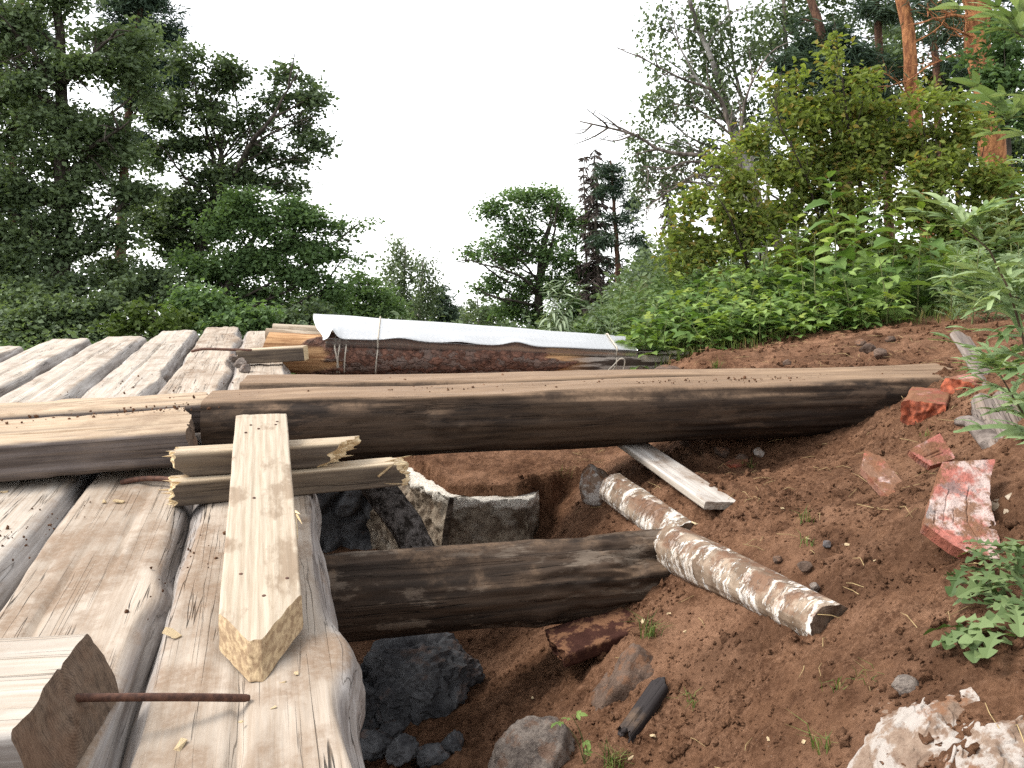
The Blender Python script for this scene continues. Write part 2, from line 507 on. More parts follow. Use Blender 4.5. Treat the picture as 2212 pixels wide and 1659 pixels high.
def crust_mat():
    """old concrete: grey-brown rough face, white lime crust along its upper rim (attribute 'rim')"""
    m = newmat('old_concrete')
    n = N(m)
    co = n.obj_coords()
    x = n.noise(co, 13.0, 8, 0.7)
    y = n.noise(co, 55.0, 5, 0.7)
    rim = n('Attribute', attribute_name='rim', out=2)
    col = n.mix(n.range(x, 0.36, 0.62), (0.10, 0.070, 0.048, 1), (0.30, 0.245, 0.185, 1))
    col = n.mix(n.math('MULTIPLY', n.range(n.noise(co, 4.0, 5), 0.5, 0.62), 0.6), col, (0.42, 0.38, 0.32, 1))
    wm = n.range(n.math('ADD', n.math('MULTIPLY', rim, 0.75), n.math('MULTIPLY', n.noise(co, 20.0, 7, 0.75), 0.9)), 0.98, 1.2)
    col = n.mix(wm, col, (0.70, 0.65, 0.57, 1))
    h = n.math('ADD', n.math('MULTIPLY', x, 0.6), n.math('MULTIPLY', y, 0.4))
    n.finish(col, 0.95, h, 1.0, 0.02, spec=0.1)
    return m

def brick_mat(name, red, pale=0.0, dirt=0.4):
    m = newmat(name)
    n = N(m)
    co = n.obj_coords()
    a = n.noise(co, 18.0, 6, 0.7)
    b = n.noise(co, 7.0, 6, 0.65)
    col = n.mix(n.range(a, 0.35, 0.65), c4([v * 0.7 for v in red]), c4(red))
    col = n.mix(n.math('MULTIPLY', n.range(b, 0.53 - 0.12 * pale, 0.60 - 0.06 * pale), min(1, pale)), col, (0.55, 0.49, 0.45, 1))
    g = n.noise(co, 11.0, 7, 0.7)
    col = n.mix(n.math('MULTIPLY', n.range(g, 0.54, 0.62), 0.7 * min(1, pale * 1.5)), col, (0.16, 0.145, 0.14, 1))
    nz = n('SeparateXYZ', {0: n('NewGeometry', out=1)}, out=2)
    dm = n.math('MULTIPLY', n.range(n.noise(co, 15.0, 6, 0.7), 0.60 - 0.22 * dirt, 0.70 - 0.22 * dirt), n.range(nz, -0.6, 0.4))
    col = n.mix(n.math('MULTIPLY', dm, 0.9), col, c4([v * 1.2 for v in SOIL]))
    n.finish(col, 0.95, n.math('ADD', a, g), 1.0, 0.012, spec=0.06)
    return m

M['tread'] = tread_mat()
M['pinelog'] = pinelog_mat()
M['birch'] = birch_mat('birch_bark', 0.62, 0.9)
M['birch_tan'] = birch_mat('tan_birch_bark', 0.85, 0.9)
M['crust'] = crust_mat()
M['brick'] = brick_mat('broken_red_brick', (0.27, 0.095, 0.065), 0.15, 0.95)
M['brick_core'] = plain_mat('orange_brick_core', (0.36, 0.095, 0.045), (0.17, 0.05, 0.028), 0.9, 0, 45.0, 0.012)
M['tile'] = brick_mat('red_clay_tile', (0.40, 0.150, 0.118), 0.35, 0.75)
M['tile_pale'] = brick_mat('mortared_red_tile', (0.44, 0.165, 0.130), 0.70, 0.45)
M['tile_dirty'] = brick_mat('soiled_red_tile', (0.40, 0.14, 0.10), 0.6, 0.95)
M['rock_dark'] = rock_mat('dark_grey_rock', (0.120, 0.121, 0.126), (0.034, 0.034, 0.037), 0.3, scale=7.0)
M['rock_grey'] = rock_mat('dusty_grey_stone', (0.27, 0.225, 0.19), (0.085, 0.068, 0.060), 0.5, scale=16.0, bd=0.025)
M['rock_brown'] = rock_mat('soil_dusted_stone', (0.155, 0.105, 0.078), (0.06, 0.04, 0.03), 0.8, scale=12.0, bd=0.02)
M['rock_white'] = rock_mat('lime_white_stone', (0.27, 0.20, 0.15), (0.15, 0.095, 0.065), 1.0, (0.36, 0.32, 0.285), 11.0)
M['shade_dark'] = brick_mat('shade_dark_brick', (0.055, 0.024, 0.018), 0.0, 0.5)  # brick red darkened to carry the shade under the bearer log
M['charred'] = wood_mat('charred_wood', (0.05, 0.042, 0.042), (0.02, 0.016, 0.016), (0.06, 0.05, 0.05), (0.018, 0.015, 0.015), dirt=0.3, crack=0.9)
M['grey_wood'] = wood_mat('silver_grey_dead_wood', (0.27, 0.225, 0.195), (0.11, 0.085, 0.07), (0.27, 0.225, 0.195), (0.09, 0.07, 0.06), dirt=0.6, crack=1.0, grain=1.3)
M['bark_post'] = bark_mat('flaking_grey_bark', (0.21, 0.185, 0.17), (0.03, 0.024, 0.020), 75.0, 1.0, 0.03)
M['painted'] = wood_mat('white_painted_board', (0.60, 0.57, 0.53), (0.42, 0.37, 0.32), (0.42, 0.37, 0.31), (0.22, 0.18, 0.14), dirt=0.75, crack=0.2)

# ------------------------------------------------------------------ timber builder
def box_profile(w, h, nc, rad):
    """closed outline of a w x h rectangle with rounded corners, points evenly spaced"""
    hw, hh = w / 2 - rad, h / 2 - rad
    pts = []
    for cx, cy, a0 in ((hw, hh, 0), (-hw, hh, 90), (-hw, -hh, 180), (hw, -hh, 270)):
        for k in range(5):
            a = math.radians(a0 + k * 22.5)
            pts.append((cx + rad * math.cos(a), cy + rad * math.sin(a)))
    pts.append(pts[0])
    P = np.array(pts)
    seg = np.hypot(*np.diff(P, axis=0).T)
    s = np.concatenate([[0], np.cumsum(seg)])
    t = np.linspace(0, s[-1], nc, endpoint=False)
    return np.stack([np.interp(t, s, P[:, 0]), np.interp(t, s, P[:, 1])], 1)

def spikes(seed, amp, freq=90.0, base=None):
    def f(y, z):
        p = np.stack([y * freq, z * freq * 0.6, np.full_like(y, seed * 3.3)], 1)
        v = np.clip(noise3(p, seed) * 1.2, -0.2, 1) ** 1.0
        v2 = noise3(p * 2.7, seed + 5) * 0.4
        o = amp * (v + v2)
        return o + (base(y, z) if base else 0)
    return f

def timber(name, A, B, r0=0.1, r1=None, box=None, top=None, bot=None, nL=120, nC=72, wob=0.05, rough=0.004, bow=0.01,
           seed=1, mats=None, c0=None, c1=None, knots=(), grooves=(), rad=0.008, parent=None, up=(0, 0, 1), noise_x=2.0,
           extra=None, hew=0.006, ncap=5, chipped=0.0):
    """a log (round, with hewn flats) or a sawn piece (box=(w, h)) between two world points, as one mesh"""
    Mx, L = frame_m(A, B, up)
    r1 = r0 if r1 is None else r1
    s = np.linspace(0, 1, nL + 1)
    if box is None:
        th = np.linspace(0, 2 * math.pi, nC, endpoint=False)
        prof = np.stack([np.cos(th), np.sin(th)], 1)
        R = r0 + (r1 - r0) * s
        S, T = np.meshgrid(s, th, indexing='ij')
        X = S * L
        cx, sx = np.cos(T), np.sin(T)
        q = np.stack([X.ravel() * 1.1, cx.ravel() * 1.1, sx.ravel() * 1.1 + seed * 5.1], 1)
        q2 = np.stack([X.ravel() * noise_x, cx.ravel() * 5, sx.ravel() * 5 + seed * 9.7], 1)
        rr = R[:, None] * (1 + wob * 2 * noise3(q, seed).reshape(S.shape)) + rough * fbm(q2, 3, seed + 3).reshape(S.shape) * 2
        for (ks, kt, ka, kw) in knots:
            dt = (T - kt + math.pi) % (2 * math.pi) - math.pi
            rr = rr + ka * np.exp(-((S - ks) * L / kw) ** 2 - (dt * r0 / kw) ** 2)
        Y, Zc = rr * cx, rr * sx
    else:
        prof = box_profile(box[0], box[1], nC, rad)
        S = np.repeat(s[:, None], nC, 1)
        X = S * L
        Y = np.repeat(prof[None, :, 0], nL + 1, 0).copy()
        Zc = np.repeat(prof[None, :, 1], nL + 1, 0).copy()
        q2 = np.stack([X.ravel() * noise_x, Y.ravel() * 22, Zc.ravel() * 22 + seed * 9.7], 1)
        dn = rough * fbm(q2, 3, seed + 3).reshape(S.shape) * 2
        q1 = np.stack([X.ravel() * 1.5, Y.ravel() * 6, Zc.ravel() * 6 + seed * 4.1], 1)
        dn = dn + wob * 0.25 * min(box) * noise3(q1, seed + 9).reshape(S.shape)
        ln = np.hypot(Y / box[0], Zc / box[1]) + 1e-6
        Y += dn * Y / box[0] / ln * 1.4
        Zc += dn * Zc / box[1] / ln * 1.4
        if chipped:   # worn arrises
            corner = np.clip((np.abs(Y) / (box[0] / 2) + np.abs(Zc) / (box[1] / 2) - 1.75) / 0.25, 0, 1)
            ch = np.clip(noise3(np.stack([X.ravel() * 9, Y.ravel() * 9, Zc.ravel() * 9 + seed], 1), seed + 21), 0, 1).reshape(S.shape)
            Y -= np.sign(Y) * corner * ch * chipped
            Zc -= np.sign(Zc) * corner * ch * chipped
    flat = np.zeros_like(Y)
    def softmin(v, c, k):
        d = np.clip(0.5 + 0.5 * (c - v) / k, 0, 1)
        return c * (1 - d) + v * d - k * d * (1 - d)
    if top is not None:
        hn = hew * fbm(np.stack([X.ravel() * 1.6, Y.ravel() * 9, np.full(X.size, seed * 2.2)], 1), 3, seed + 31).reshape(S.shape) * 2
        tz = (top(S) if callable(top) else top) + hn
        flat = sstep(-0.018, 0.012, Zc - tz)
        Zc = softmin(Zc, tz, 0.014)
    elif box is not None:
        flat = sstep(box[1] / 2 - 0.012, box[1] / 2 - 0.002, Zc)
    if bot is not None:
        Zc = -softmin(-Zc, -(bot(S) if callable(bot) else np.full_like(Zc, bot)), 0.012)
    for (y0, s0, s1, w, dep) in grooves:
        yc = y0 + 0.012 * noise3(np.stack([S.ravel() * L * 2.2, np.full(S.size, y0 * 31.0), np.full(S.size, seed)], 1), 77).reshape(S.shape)
        taper = sstep(s0, s0 + 0.03, S) * (1 - sstep(s1 - 0.12, s1, S))
        prof_ = np.clip(1 - np.abs(Y - yc) / w, 0, 1) ** 0.6
        Zc = np.where(Zc > 0, Zc - dep * taper * prof_, Zc)
    bw = noise3(np.stack([s * L * 0.5, np.full(nL + 1, seed * 1.7), np.zeros(nL + 1)], 1), seed + 50)
    bw2 = noise3(np.stack([s * L * 0.5, np.full(nL + 1, seed * 1.7), np.zeros(nL + 1) + 9], 1), seed + 51)
    Y = Y + bow * 2 * bw[:, None]
    if top is None:
        Zc = Zc + bow * bw2[:, None]
    zero = lambda y, z: np.zeros_like(y)
    c0 = c0 or zero
    c1 = c1 or zero
    e0 = c0(Y.ravel(), Zc.ravel()).reshape(S.shape)
    e1 = c1(Y.ravel(), Zc.ravel()).reshape(S.shape)
    w0 = np.clip(1 - S * L / min(0.35, L * 0.4), 0, 1) ** 1
    w1 = np.clip(1 - (1 - S) * L / min(0.35, L * 0.4), 0, 1) ** 1
    X = X + e0 * w0 + e1 * w1
    if extra is not None:
        X, Y, Zc = extra(X, Y, Zc, S)
    V = [np.stack([X.ravel(), Y.ravel(), Zc.ravel()], 1)]
    F = [flat.ravel()]
    idx = np.arange((nL + 1) * nC).reshape(nL + 1, nC)
    a, b = idx[:-1], idx[1:]
    quads = [np.stack([a, b, np.roll(b, -1, 1), np.roll(a, -1, 1)], -1).reshape(-1, 4)[:, ::-1]]
    qm = [np.zeros(len(quads[0]), np.int32)]
    tris, base = [], (nL + 1) * nC
    for end, row, cf, x0 in ((0, 0, c0, 0.0), (1, nL, c1, L)):
        ring = np.stack([Y[row], Zc[row]], 1)
        cen = ring.mean(0)
        prev = idx[row]
        # own copy of the outline so that the end keeps a sharp arris
        for k in range(ncap + 1):
            f = 1 - k / (ncap + 0.6)
            rg = cen + (ring - cen) * f
            if k == 0:
                xx = X[row].copy()
            else:
                xx = x0 + cf(rg[:, 0], rg[:, 1]) + 0.0035 * noise3(np.stack([rg[:, 0] * 60, rg[:, 1] * 60, np.full(nC, seed + 3.3 * end)], 1), seed)
            V.append(np.stack([xx, rg[:, 0], rg[:, 1]], 1))
            F.append(np.zeros(nC))
            cur = np.arange(base, base + nC)
            base += nC
            if k:
                qd = np.stack([prev, np.roll(prev, -1), np.roll(cur, -1), cur], 1)
                quads.append(qd if end else qd[:, ::-1])
                qm.append(np.ones(nC, np.int32))
            prev = cur
        V.append(np.array([[x0 + float(cf(cen[0:1], cen[1:2])[0]), cen[0], cen[1]]]))
        F.append(np.zeros(1))
        td = np.stack([prev, np.roll(prev, -1), np.full(nC, base)], 1)
        tris.append(td if end else td[:, ::-1])
        base += 1
    quads = np.concatenate(quads)[:, ::-1]
    tris = np.concatenate(tris)[:, ::-1]
    V = np.concatenate(V)
    attrs = {'flat': np.concatenate(F)}
    me = mesh_np(name, V, quads, tris, mats or [M['deck'], M['end']], np.concatenate(qm), np.ones(len(tris), np.int32), attrs)
    o = bpy.data.objects.new(name, me)
    COL.objects.link(o)
    if parent is not None:
        o.parent = parent
        o.matrix_local = Matrix.Translation(-Vector(parent.location)) @ Mx
    else:
        o.matrix_world = Mx
    return o

def tubes(paths, sides=6):
    """paths: list of (points (k,3), radii (k)); -> V, quads"""
    V, Q, base = [], [], 0
    for P, R in paths:
        P = np.asarray(P, float)
        k = len(P)
        T = np.gradient(P, axis=0)
        T /= np.linalg.norm(T, axis=1)[:, None] + 1e-9
        ref = np.array([0, 0, 1.0]) if abs(T[:, 2]).mean() < 0.8 else np.array([1.0, 0, 0])
        U = np.cross(T, ref)
        U /= np.linalg.norm(U, axis=1)[:, None] + 1e-9
        W = np.cross(T, U)
        a = np.linspace(0, 2 * math.pi, sides, endpoint=False)
        ring = (U[:, None] * np.cos(a)[None, :, None] + W[:, None] * np.sin(a)[None, :, None]) * np.asarray(R, float)[:, None, None]
        V.append((P[:, None] + ring).reshape(-1, 3))
        i = np.arange(k * sides).reshape(k, sides) + base
        Q.append(np.stack([i[:-1], np.roll(i[:-1], -1, 1), np.roll(i[1:], -1, 1), i[1:]], -1).reshape(-1, 4))
        base += k * sides
    return np.concatenate(V), np.concatenate(Q)

def smooth_path(pts, n):
    pts = np.asarray(pts, float)
    d = np.concatenate([[0], np.cumsum(np.linalg.norm(np.diff(pts, axis=0), axis=1))])
    t = np.linspace(0, d[-1], n)
    # Catmull-Rom through the points
    out = []
    for tt in t:
        k = min(max(int(np.searchsorted(d, tt, 'right')) - 1, 0), len(pts) - 2)
        u = (tt - d[k]) / max(1e-9, d[k + 1] - d[k])
        p0, p1, p2, p3 = pts[max(k - 1, 0)], pts[k], pts[k + 1], pts[min(k + 2, len(pts) - 1)]
        out.append(0.5 * (2 * p1 + (p2 - p0) * u + (2 * p0 - 5 * p1 + 4 * p2 - p3) * u * u + (3 * p1 - p0 - 3 * p2 + p3) * u ** 3))
    return np.array(out)

def rod(name, pts, r, mat, parent=None, n=24, sides=10, ribs=0.0):
    P = smooth_path(pts, n)
    R = np.full(n, r)
    R[0] = R[-1] = r * 0.8
    P = np.concatenate([P[:1], P, P[-1:]])
    R = np.concatenate([[r * 0.02], R, [r * 0.02]])
    P[0] -= (P[2] - P[1]) * 0.01
    P[-1] += (P[-2] - P[-3]) * 0.01
    o0 = P[1].copy()
    V, Q = tubes([(P - o0, R)], sides)
    me = mesh_np(name, V, Q, mats=[mat])
    o = link(name, me, parent)
    if parent is not None:
        o.location = Vector(o0) - Vector(parent.location)
    else:
        o.location = Vector(o0)
    return o

# ------------------------------------------------------------------ the ground: one sheet, dug hollow in front, hill at the right
def far_h(x, y):
    side = sstep(-0.5, 1.8, x - 0.12 * np.clip(y - 7, 0, 60))      # the bank and hill at the right; the stream valley falls away ahead
    hill = np.clip(x - 1.8 - 0.10 * np.clip(y - 6, 0, 40), 0, 40) * 0.13 * sstep(5.5, 9.5, y)
    hill = 4.0 * (1 - np.exp(-hill / 4.0))
    valley = -0.55 - 0.105 * np.clip(y - 8.0, 0, 900)
    return valley * (1 - side) + side * (0.2 + hill - 0.02 * np.clip(y - 8, 0, 20) - 0.105 * np.clip(y - 28, 0, 900))

CT = [  # picture direction and distance ahead of points on the earth
    (2212, 1659, 1.35), (1900, 1659, 1.5), (1650, 1659, 1.75), (1400, 1659, 2.05), (1100, 1659, 2.42), (800, 1659, 2.7),
    (2212, 1300, 1.75), (1900, 1400, 1.82), (1750, 1370, 2.12), (1500, 1500, 2.22), (1350, 1400, 2.6), (1200, 1450, 2.85),
    (1050, 1500, 3.0), (1500, 1260, 2.78), (1600, 1150, 2.85), (1800, 1150, 2.55), (2000, 1250, 2.07), (2150, 1150, 2.08),
    (1700, 1050, 3.2), (1850, 955, 3.62), (1950, 1050, 2.8), (2100, 950, 2.8), (2212, 900, 2.6), (1650, 965, 3.95), (2000, 870, 3.45),
    (1600, 800, 4.6), (2000, 800, 4.45), (2060, 815, 3.95), (1500, 778, 5.6), (2100, 678, 6.5), (1800, 722, 6.2), (2000, 700, 6.3), (1600, 757, 6.2),
    (2212, 760, 3.9), (2212, 672, 6.0), (1250, 1110, 3.85), (1350, 1140, 3.35), (1500, 1020, 3.7), (1600, 1010, 3.8), (1400, 1040, 3.55),
    (1250, 1030, 4.35)]
CW = [at(*c) for c in CT]
CW += [np.array(c) for c in [(-0.6, 2.6, -0.95), (-0.9, 3.4, -1.0), (-0.2, 3.3, -0.95), (0.1, 3.35, -0.75), (0.0, 3.8, -0.85), (0.2, 3.7, -0.55), (-1.5, 2.0, -0.95), (-1.0, 4.5, -1.05), (-2, 5, -1.0), (-3, 3, -0.95),
       (0.0, 1.0, -0.85), (0.7, 0.8, -0.45), (1.5, 0.5, 0.0), (2.5, 0.8, 0.25), (0.2, 0.2, -0.7), (-1, 0.6, -0.9), (3.4, 2.5, 0.55), (3.6, 4.5, 0.5),
       (0.0, 5.2, -0.75), (0.9, 5.0, -0.25), (1.3, 5.4, -0.02), (-0.5, 6.0, -0.85), (0.6, 6.3, -0.45), (1.4, 6.6, 0.02), (-2, 7.0, -0.8), (-3.5, 1, -0.95)]]
for gx, gy in [(-4.5, 2), (-4.5, 6), (-3, 8.5), (-1, 8.5), (1, 8.5), (3, 8.5), (5, 8.5), (5.5, 6), (5.5, 3), (5, 0.2)]:
    CW.append(np.array([gx, gy, float(far_h(np.array(gx * 1.0), np.array(gy * 1.0))) if gy > 5 else (0.7 if gx > 0 else -0.8)]))
CW = np.array(CW)

def _tps(r2):
    return 0.5 * r2 * np.log(r2 + 1e-12)
_n = len(CW)
_K = _tps(((CW[:, None, :2] - CW[None, :, :2]) ** 2).sum(-1)) + np.eye(_n) * 0.004
_P = np.concatenate([np.ones((_n, 1)), CW[:, :2]], 1)
_A = np.zeros((_n + 3, _n + 3))
_A[:_n, :_n], _A[:_n, _n:], _A[_n:, :_n] = _K, _P, _P.T
_w = np.linalg.solve(_A, np.concatenate([CW[:, 2], np.zeros(3)]))

BLK = np.array([(-2.8, 5.25), (-1.2, 5.2), (-0.95, 5.2), (-0.667, 4.66), (-0.318, 4.05), (0.085, 4.03), (0.15, 4.15), (0.34, 4.22), (0.9, 4.4), (0.9, 5.8), (-2.8, 5.8)])  # left stretch is earth fill added to keep light out of the hole

def poly_dist(x, y, poly):
    """signed distance, positive inside"""
    best = np.full(x.shape, 1e9)
    inside = np.zeros(x.shape, bool)
    k = len(poly)
    for i in range(k):
        a, b = poly[i], poly[(i + 1) % k]
        ab = b - a
        t = np.clip(((x - a[0]) * ab[0] + (y - a[1]) * ab[1]) / (ab @ ab), 0, 1)
        best = np.minimum(best, np.hypot(x - a[0] - t * ab[0], y - a[1] - t * ab[1]))
        c = ((a[1] > y) != (b[1] > y)) & (x < (b[0] - a[0]) * (y - a[1]) / (b[1] - a[1] + 1e-12) + a[0])
        inside ^= c
    return np.where(inside, best, -best)

def ground_z(x, y, detail=True):
    x = np.asarray(x, float).ravel()
    y = np.asarray(y, float).ravel()
    z = np.empty(x.shape)
    for i in range(0, len(x), 20000):
        xs, ys = x[i:i + 20000], y[i:i + 20000]
        r2 = (xs[:, None] - CW[None, :, 0]) ** 2 + (ys[:, None] - CW[None, :, 1]) ** 2
        z[i:i + 20000] = _tps(r2) @ _w[:_n] + _w[_n] + _w[_n + 1] * xs + _w[_n + 2] * ys
    fh = far_h(x, y)
    out = np.maximum(np.maximum(-4.2 - x, x - 5.2), np.maximum(y - 7.6, 0.1 - y))
    wn_ = sstep(0.0, 1.2, out)
    low = np.where(y < 5, np.where(x > 0, 0.6, -0.8), fh)
    z = z * (1 - wn_) + np.where(y > 6, fh, low) * wn_
    p = np.stack([x, y, np.zeros_like(x)], 1)
    # block of the old abutment keeps the earth behind it up
    pd = poly_dist(x + 0.03 * noise3(p * 9, 3), y + 0.03 * noise3(p * 9, 4), BLK) - 0.025
    ztop = -0.355 + 0.09 * (y - 4.0) + 0.06 * np.clip(x, -0.3, 1.0)
    z = np.where(pd > 0, np.maximum(z, z + (ztop - z) * sstep(0.0, 0.05, pd)), z)
    if detail:
        near = 1 - sstep(0.5, 3.0, out)
        d = 0.050 * fbm(p * 3.1, 3, 11) + 0.038 * fbm(p * 8.0, 3, 12)
        d = d + 0.030 * np.abs(noise3(p * 17.0, 13)) + 0.022 * np.abs(noise3(p * 31.0, 14)) + 0.012 * fbm(p * 44.0, 2, 18) - 0.012
        m = sstep(-0.1, 0.5, fbm(p * 2.1, 2, 15))
        z = z + d * near * (0.65 + 0.7 * m) + (1 - near) * 0.15 * fbm(p * 0.3, 3, 16)
    return z

def gz(x, y):
    return float(ground_z(np.array([x]), np.array([y]))[0])

def axis(fine0, fine1, step, lo, hi, grow=1.18):
    a = list(np.arange(fine0, fine1, step))
    s = step
    v = fine1
    while v < hi:
        a.append(v)
        s *= grow
        v += s
    a.append(hi)
    s, v, b = step, fine0, []
    while v > lo:
        s *= grow
        v -= s
        b.append(max(v, lo))
    return np.array(b[::-1] + a)

gx = axis(-0.7, 2.4, 0.014, -400, 400)
gy = axis(1.2, 4.4, 0.015, -60, 900, 1.05)
GX, GY = np.meshgrid(gx, gy, indexing='xy')
GZ = ground_z(GX, GY)
turf = np.maximum(sstep(6.25, 6.9, GY.ravel() + 0.35 * fbm(np.stack([GX.ravel() * 2, GY.ravel() * 2, 0 * GX.ravel()], 1), 3, 8)), sstep(5.0, 6.0, np.abs(GX.ravel())))
ii = np.arange(GX.size).reshape(GX.shape)
me = mesh_np('ground', np.stack([GX.ravel(), GY.ravel(), GZ], 1),
             np.stack([ii[:-1, :-1], ii[:-1, 1:], ii[1:, 1:], ii[1:, :-1]], -1).reshape(-1, 4), mats=[M['soil']], attrs={'turf': turf})
ground = tag(link('ground', me), kind='structure')

# ------------------------------------------------------------------ the log deck
def V3(x, y, z):
    return np.array([x, y, z], float)

DECK = [  # left edge at y = 4.61, top half width, far end y, near end y, radius, label, material
    (-1.57, 0.172, 8.3, 0.55, 0.215, 'wide weathered deck log along the open hole, with pale board lying on it', 'deck'),
    (-1.96, 0.158, 8.7, 0.60, 0.195, 'grey deck log with rotten hollow far end, second from the open hole', 'deck'),
    (-2.38, 0.158, 8.35, 0.65, 0.195, 'pale deck log with a dark split in its flank, third from the open hole', 'deck_pale'),
    (-2.82, 0.158, 7.8, 0.70, 0.195, 'pale deck log with clean hewn top, fourth from the open hole', 'deck_pale'),
    (-3.27, 0.158, 7.6, 1.2, 0.195, 'grey mottled deck log, fifth from the open hole', 'deck_pale'),
    (-3.72, 0.158, 7.0, 1.6, 0.195, 'grey deck log with short far end, sixth from the open hole', 'deck_pale'),
    (-4.17, 0.158, 7.2, 2.0, 0.195, 'outermost grey deck log, seventh from the open hole', 'deck_pale'),
]
SL = -0.285
deck_logs = []
for i, (xl, hw, yf, yn, r, lab, mk) in enumerate(DECK):
    zc = math.sqrt(r * r - hw * hw)
    f = lambda y: V3(xl + hw * 1.03 + SL * (y - 4.61), y, -zc)
    A, B = f(yn), f(yf)
    L = np.linalg.norm(B - A)
    sy = lambda y: (y - yn) / (yf - yn)
    kn, gr, c1 = [], [], None
    cut = lambda y, z, k=i: 0.10 * z + 0.03 * noise3(np.stack([y * 6, z * 6, 0 * y + k], 1), 5)
    if i == 0:
        kn = [(sy(1.62), math.radians(150), 0.03, 0.13), (sy(1.66), math.radians(195), 0.03, 0.10), (sy(2.9), math.radians(185), 0.02, 0.2), (sy(1.35), math.radians(170), -0.012, 0.2)]
        gr = [(0.012, sy(0.8), sy(1.85), 0.010, 0.035), (-0.10, sy(2.0), sy(2.7), 0.006, 0.012)]
    if i == 1:
        kn = [(sy(1.9), math.radians(170), 0.03, 0.12), (sy(7.6), math.radians(175), 0.035, 0.2), (sy(5.6), math.radians(180), 0.03, 0.22)]
        gr = [(0.05, sy(1.5), sy(2.6), 0.007, 0.02), (-0.04, sy(2.0), sy(3.0), 0.006, 0.015)]
        c1 = spikes(4, 0.10, 16.0)
    if i == 2:
        kn = [(sy(5.6), math.radians(185), -0.07, 0.10), (sy(5.2), math.radians(185), 0.03, 0.25)]
        gr = [(0.02, sy(5.0), sy(8.0), 0.008, 0.02)]
    if i == 3:
        gr = [(0.0, sy(3.8), sy(7.6), 0.008, 0.02)]
    if i == 4:
        gr = [(-0.03, sy(5.2), sy(7.0), 0.008, 0.02)]
    # local +Y points left, so the flank towards the hole is at 180 degrees
    o = timber('deck_log', A, B, r, r * (0.97 if i else 0.86), top=lambda S, zc=zc: np.full_like(S, zc), nL=(280 if i < 3 else 180), nC=(120 if i < 3 else 72),
               wob=0.05, rough=0.010, bow=0.012, seed=11 + i, mats=[M[mk], M['end_pale'] if i else M['end']], c1=c1 or cut, knots=kn, grooves=gr, hew=0.008)
    tag(o, lab, 'log', 'logs of the bridge deck')
    deck_logs.append(o)

# guide timbers lying across the deck at the left
def perp(d):
    return np.array([-d[1], d[0], 0])
u16 = np.array([math.cos(math.radians(16)), math.sin(math.radians(16)), 0])
g_front_R = V3(-1.22, 3.10, 0.112)
cutg = lambda y, z: -0.05 * sstep(0.0, 0.25, y) - 0.10 * np.clip(z, -0.1, 0.1) + 0.012 * noise3(np.stack([y * 20, z * 20, 0 * y], 1), 9)
o = timber('squared_timber', g_front_R - u16 * 2.6 + V3(0, 0.10, -0.045), g_front_R + V3(0, 0.10, 0), box=(0.47, 0.135), nL=150, nC=110, wob=0.12, rough=0.006, bow=0.006, seed=31, rad=0.02,
           mats=[M['guide'], M['end']], c1=cutg, grooves=[(0.06, 0.5, 1.2, 0.006, 0.02), (-0.08, 0.68, 1.2, 0.005, 0.02)], chipped=0.02)
tag(o, 'broad squared timber with cracked dark front face, laid across the deck logs', 'timber')
gb = g_front_R + perp(u16) * 0.415 + u16 * 0.04 + V3(0, 0.10, 0.012)
o = timber('squared_timber', gb - u16 * 2.6 + V3(0, 0, -0.045), gb, box=(0.31, 0.125), nL=110, nC=80, wob=0.12, rough=0.006, bow=0.006, seed=33, rad=0.02,
           mats=[M['guide'], M['end']], c1=cutg, chipped=0.02)
tag(o, 'narrower squared timber tight behind the broad cracked one on the deck', 'timber')

# near guide timber, its sawn end towards the hole
u8 = np.array([math.cos(math.radians(8)), math.sin(math.radians(8)), 0])
nE = V3(-0.752, 1.300, 0.080)
o = timber('squared_timber', nE - u8 * 1.6, nE, r0=0.180, top=0.055, bot=-0.080, nL=130, nC=100, wob=0.05, rough=0.006, bow=0.004, seed=41, mats=[M['deck_pale'], M['end']],
           c1=lambda y, z: 0.006 * noise3(np.stack([y * 14, z * 14, 0 * y], 1), 3) - 0.30 * np.clip(z, -0.1, 0.1) + 0.02, grooves=[(0.02, 0.8, 1.2, 0.005, 0.02)], ncap=14)
tag(o, 'pale hewn timber with dark rough sawn end, pierced by a rusty bar', 'timber')
o = timber('log_offcut', V3(-1.35, 0.86, 0.085), V3(-0.605, 0.955, 0.085), r0=0.085, nL=60, nC=48, seed=43, mats=[M['deck_pale'], M['end_pale']])
tag(o, 'round pale log offcut lying against the timber pierced by the bar', 'log')

# rusty bars
o = rod('rusty_bar', [V3(-0.80, 1.325, 0.080), V3(-0.70, 1.345, 0.070), V3(-0.58, 1.385, 0.048), atz(538, 1508, 0.006)], 0.0072, M['rust'], n=30)
tag(o, 'thick rusty bar sticking out of the pale timber end onto the wide log', 'bar')
o = rod('rusty_bar', [atz(262, 1042, 0.002), atz(300, 1035, 0.018), atz(345, 1034, 0.025), atz(400, 1040, 0.03)], 0.0095, M['rust'], n=24)
tag(o, 'bent rusty bar running under the splintered blocks', 'bar')
o = rod('rusty_bar', [at(414, 759, 5.95), at(440, 754, 5.93), at(490, 755, 5.90), at(545, 757, 5.88)], 0.010, M['rust'], n=24)
tag(o, 'bent rusty bar beside the small squared block under the pine log', 'bar')

# ------------------------------------------------------------------ the two big beams over the hole
mbA, mbB = V3(-1.27, 3.49, 0.098), V3(2.30, 4.10, 0.108)
kn = [(0.245, math.radians(190), -0.012, 0.07), (0.26, math.radians(182), 0.02, 0.05), (0.83, math.radians(205), 0.028, 0.035), (0.42, math.radians(170), 0.012, 0.25), (0.29, math.radians(186), 0.012, 0.02)]
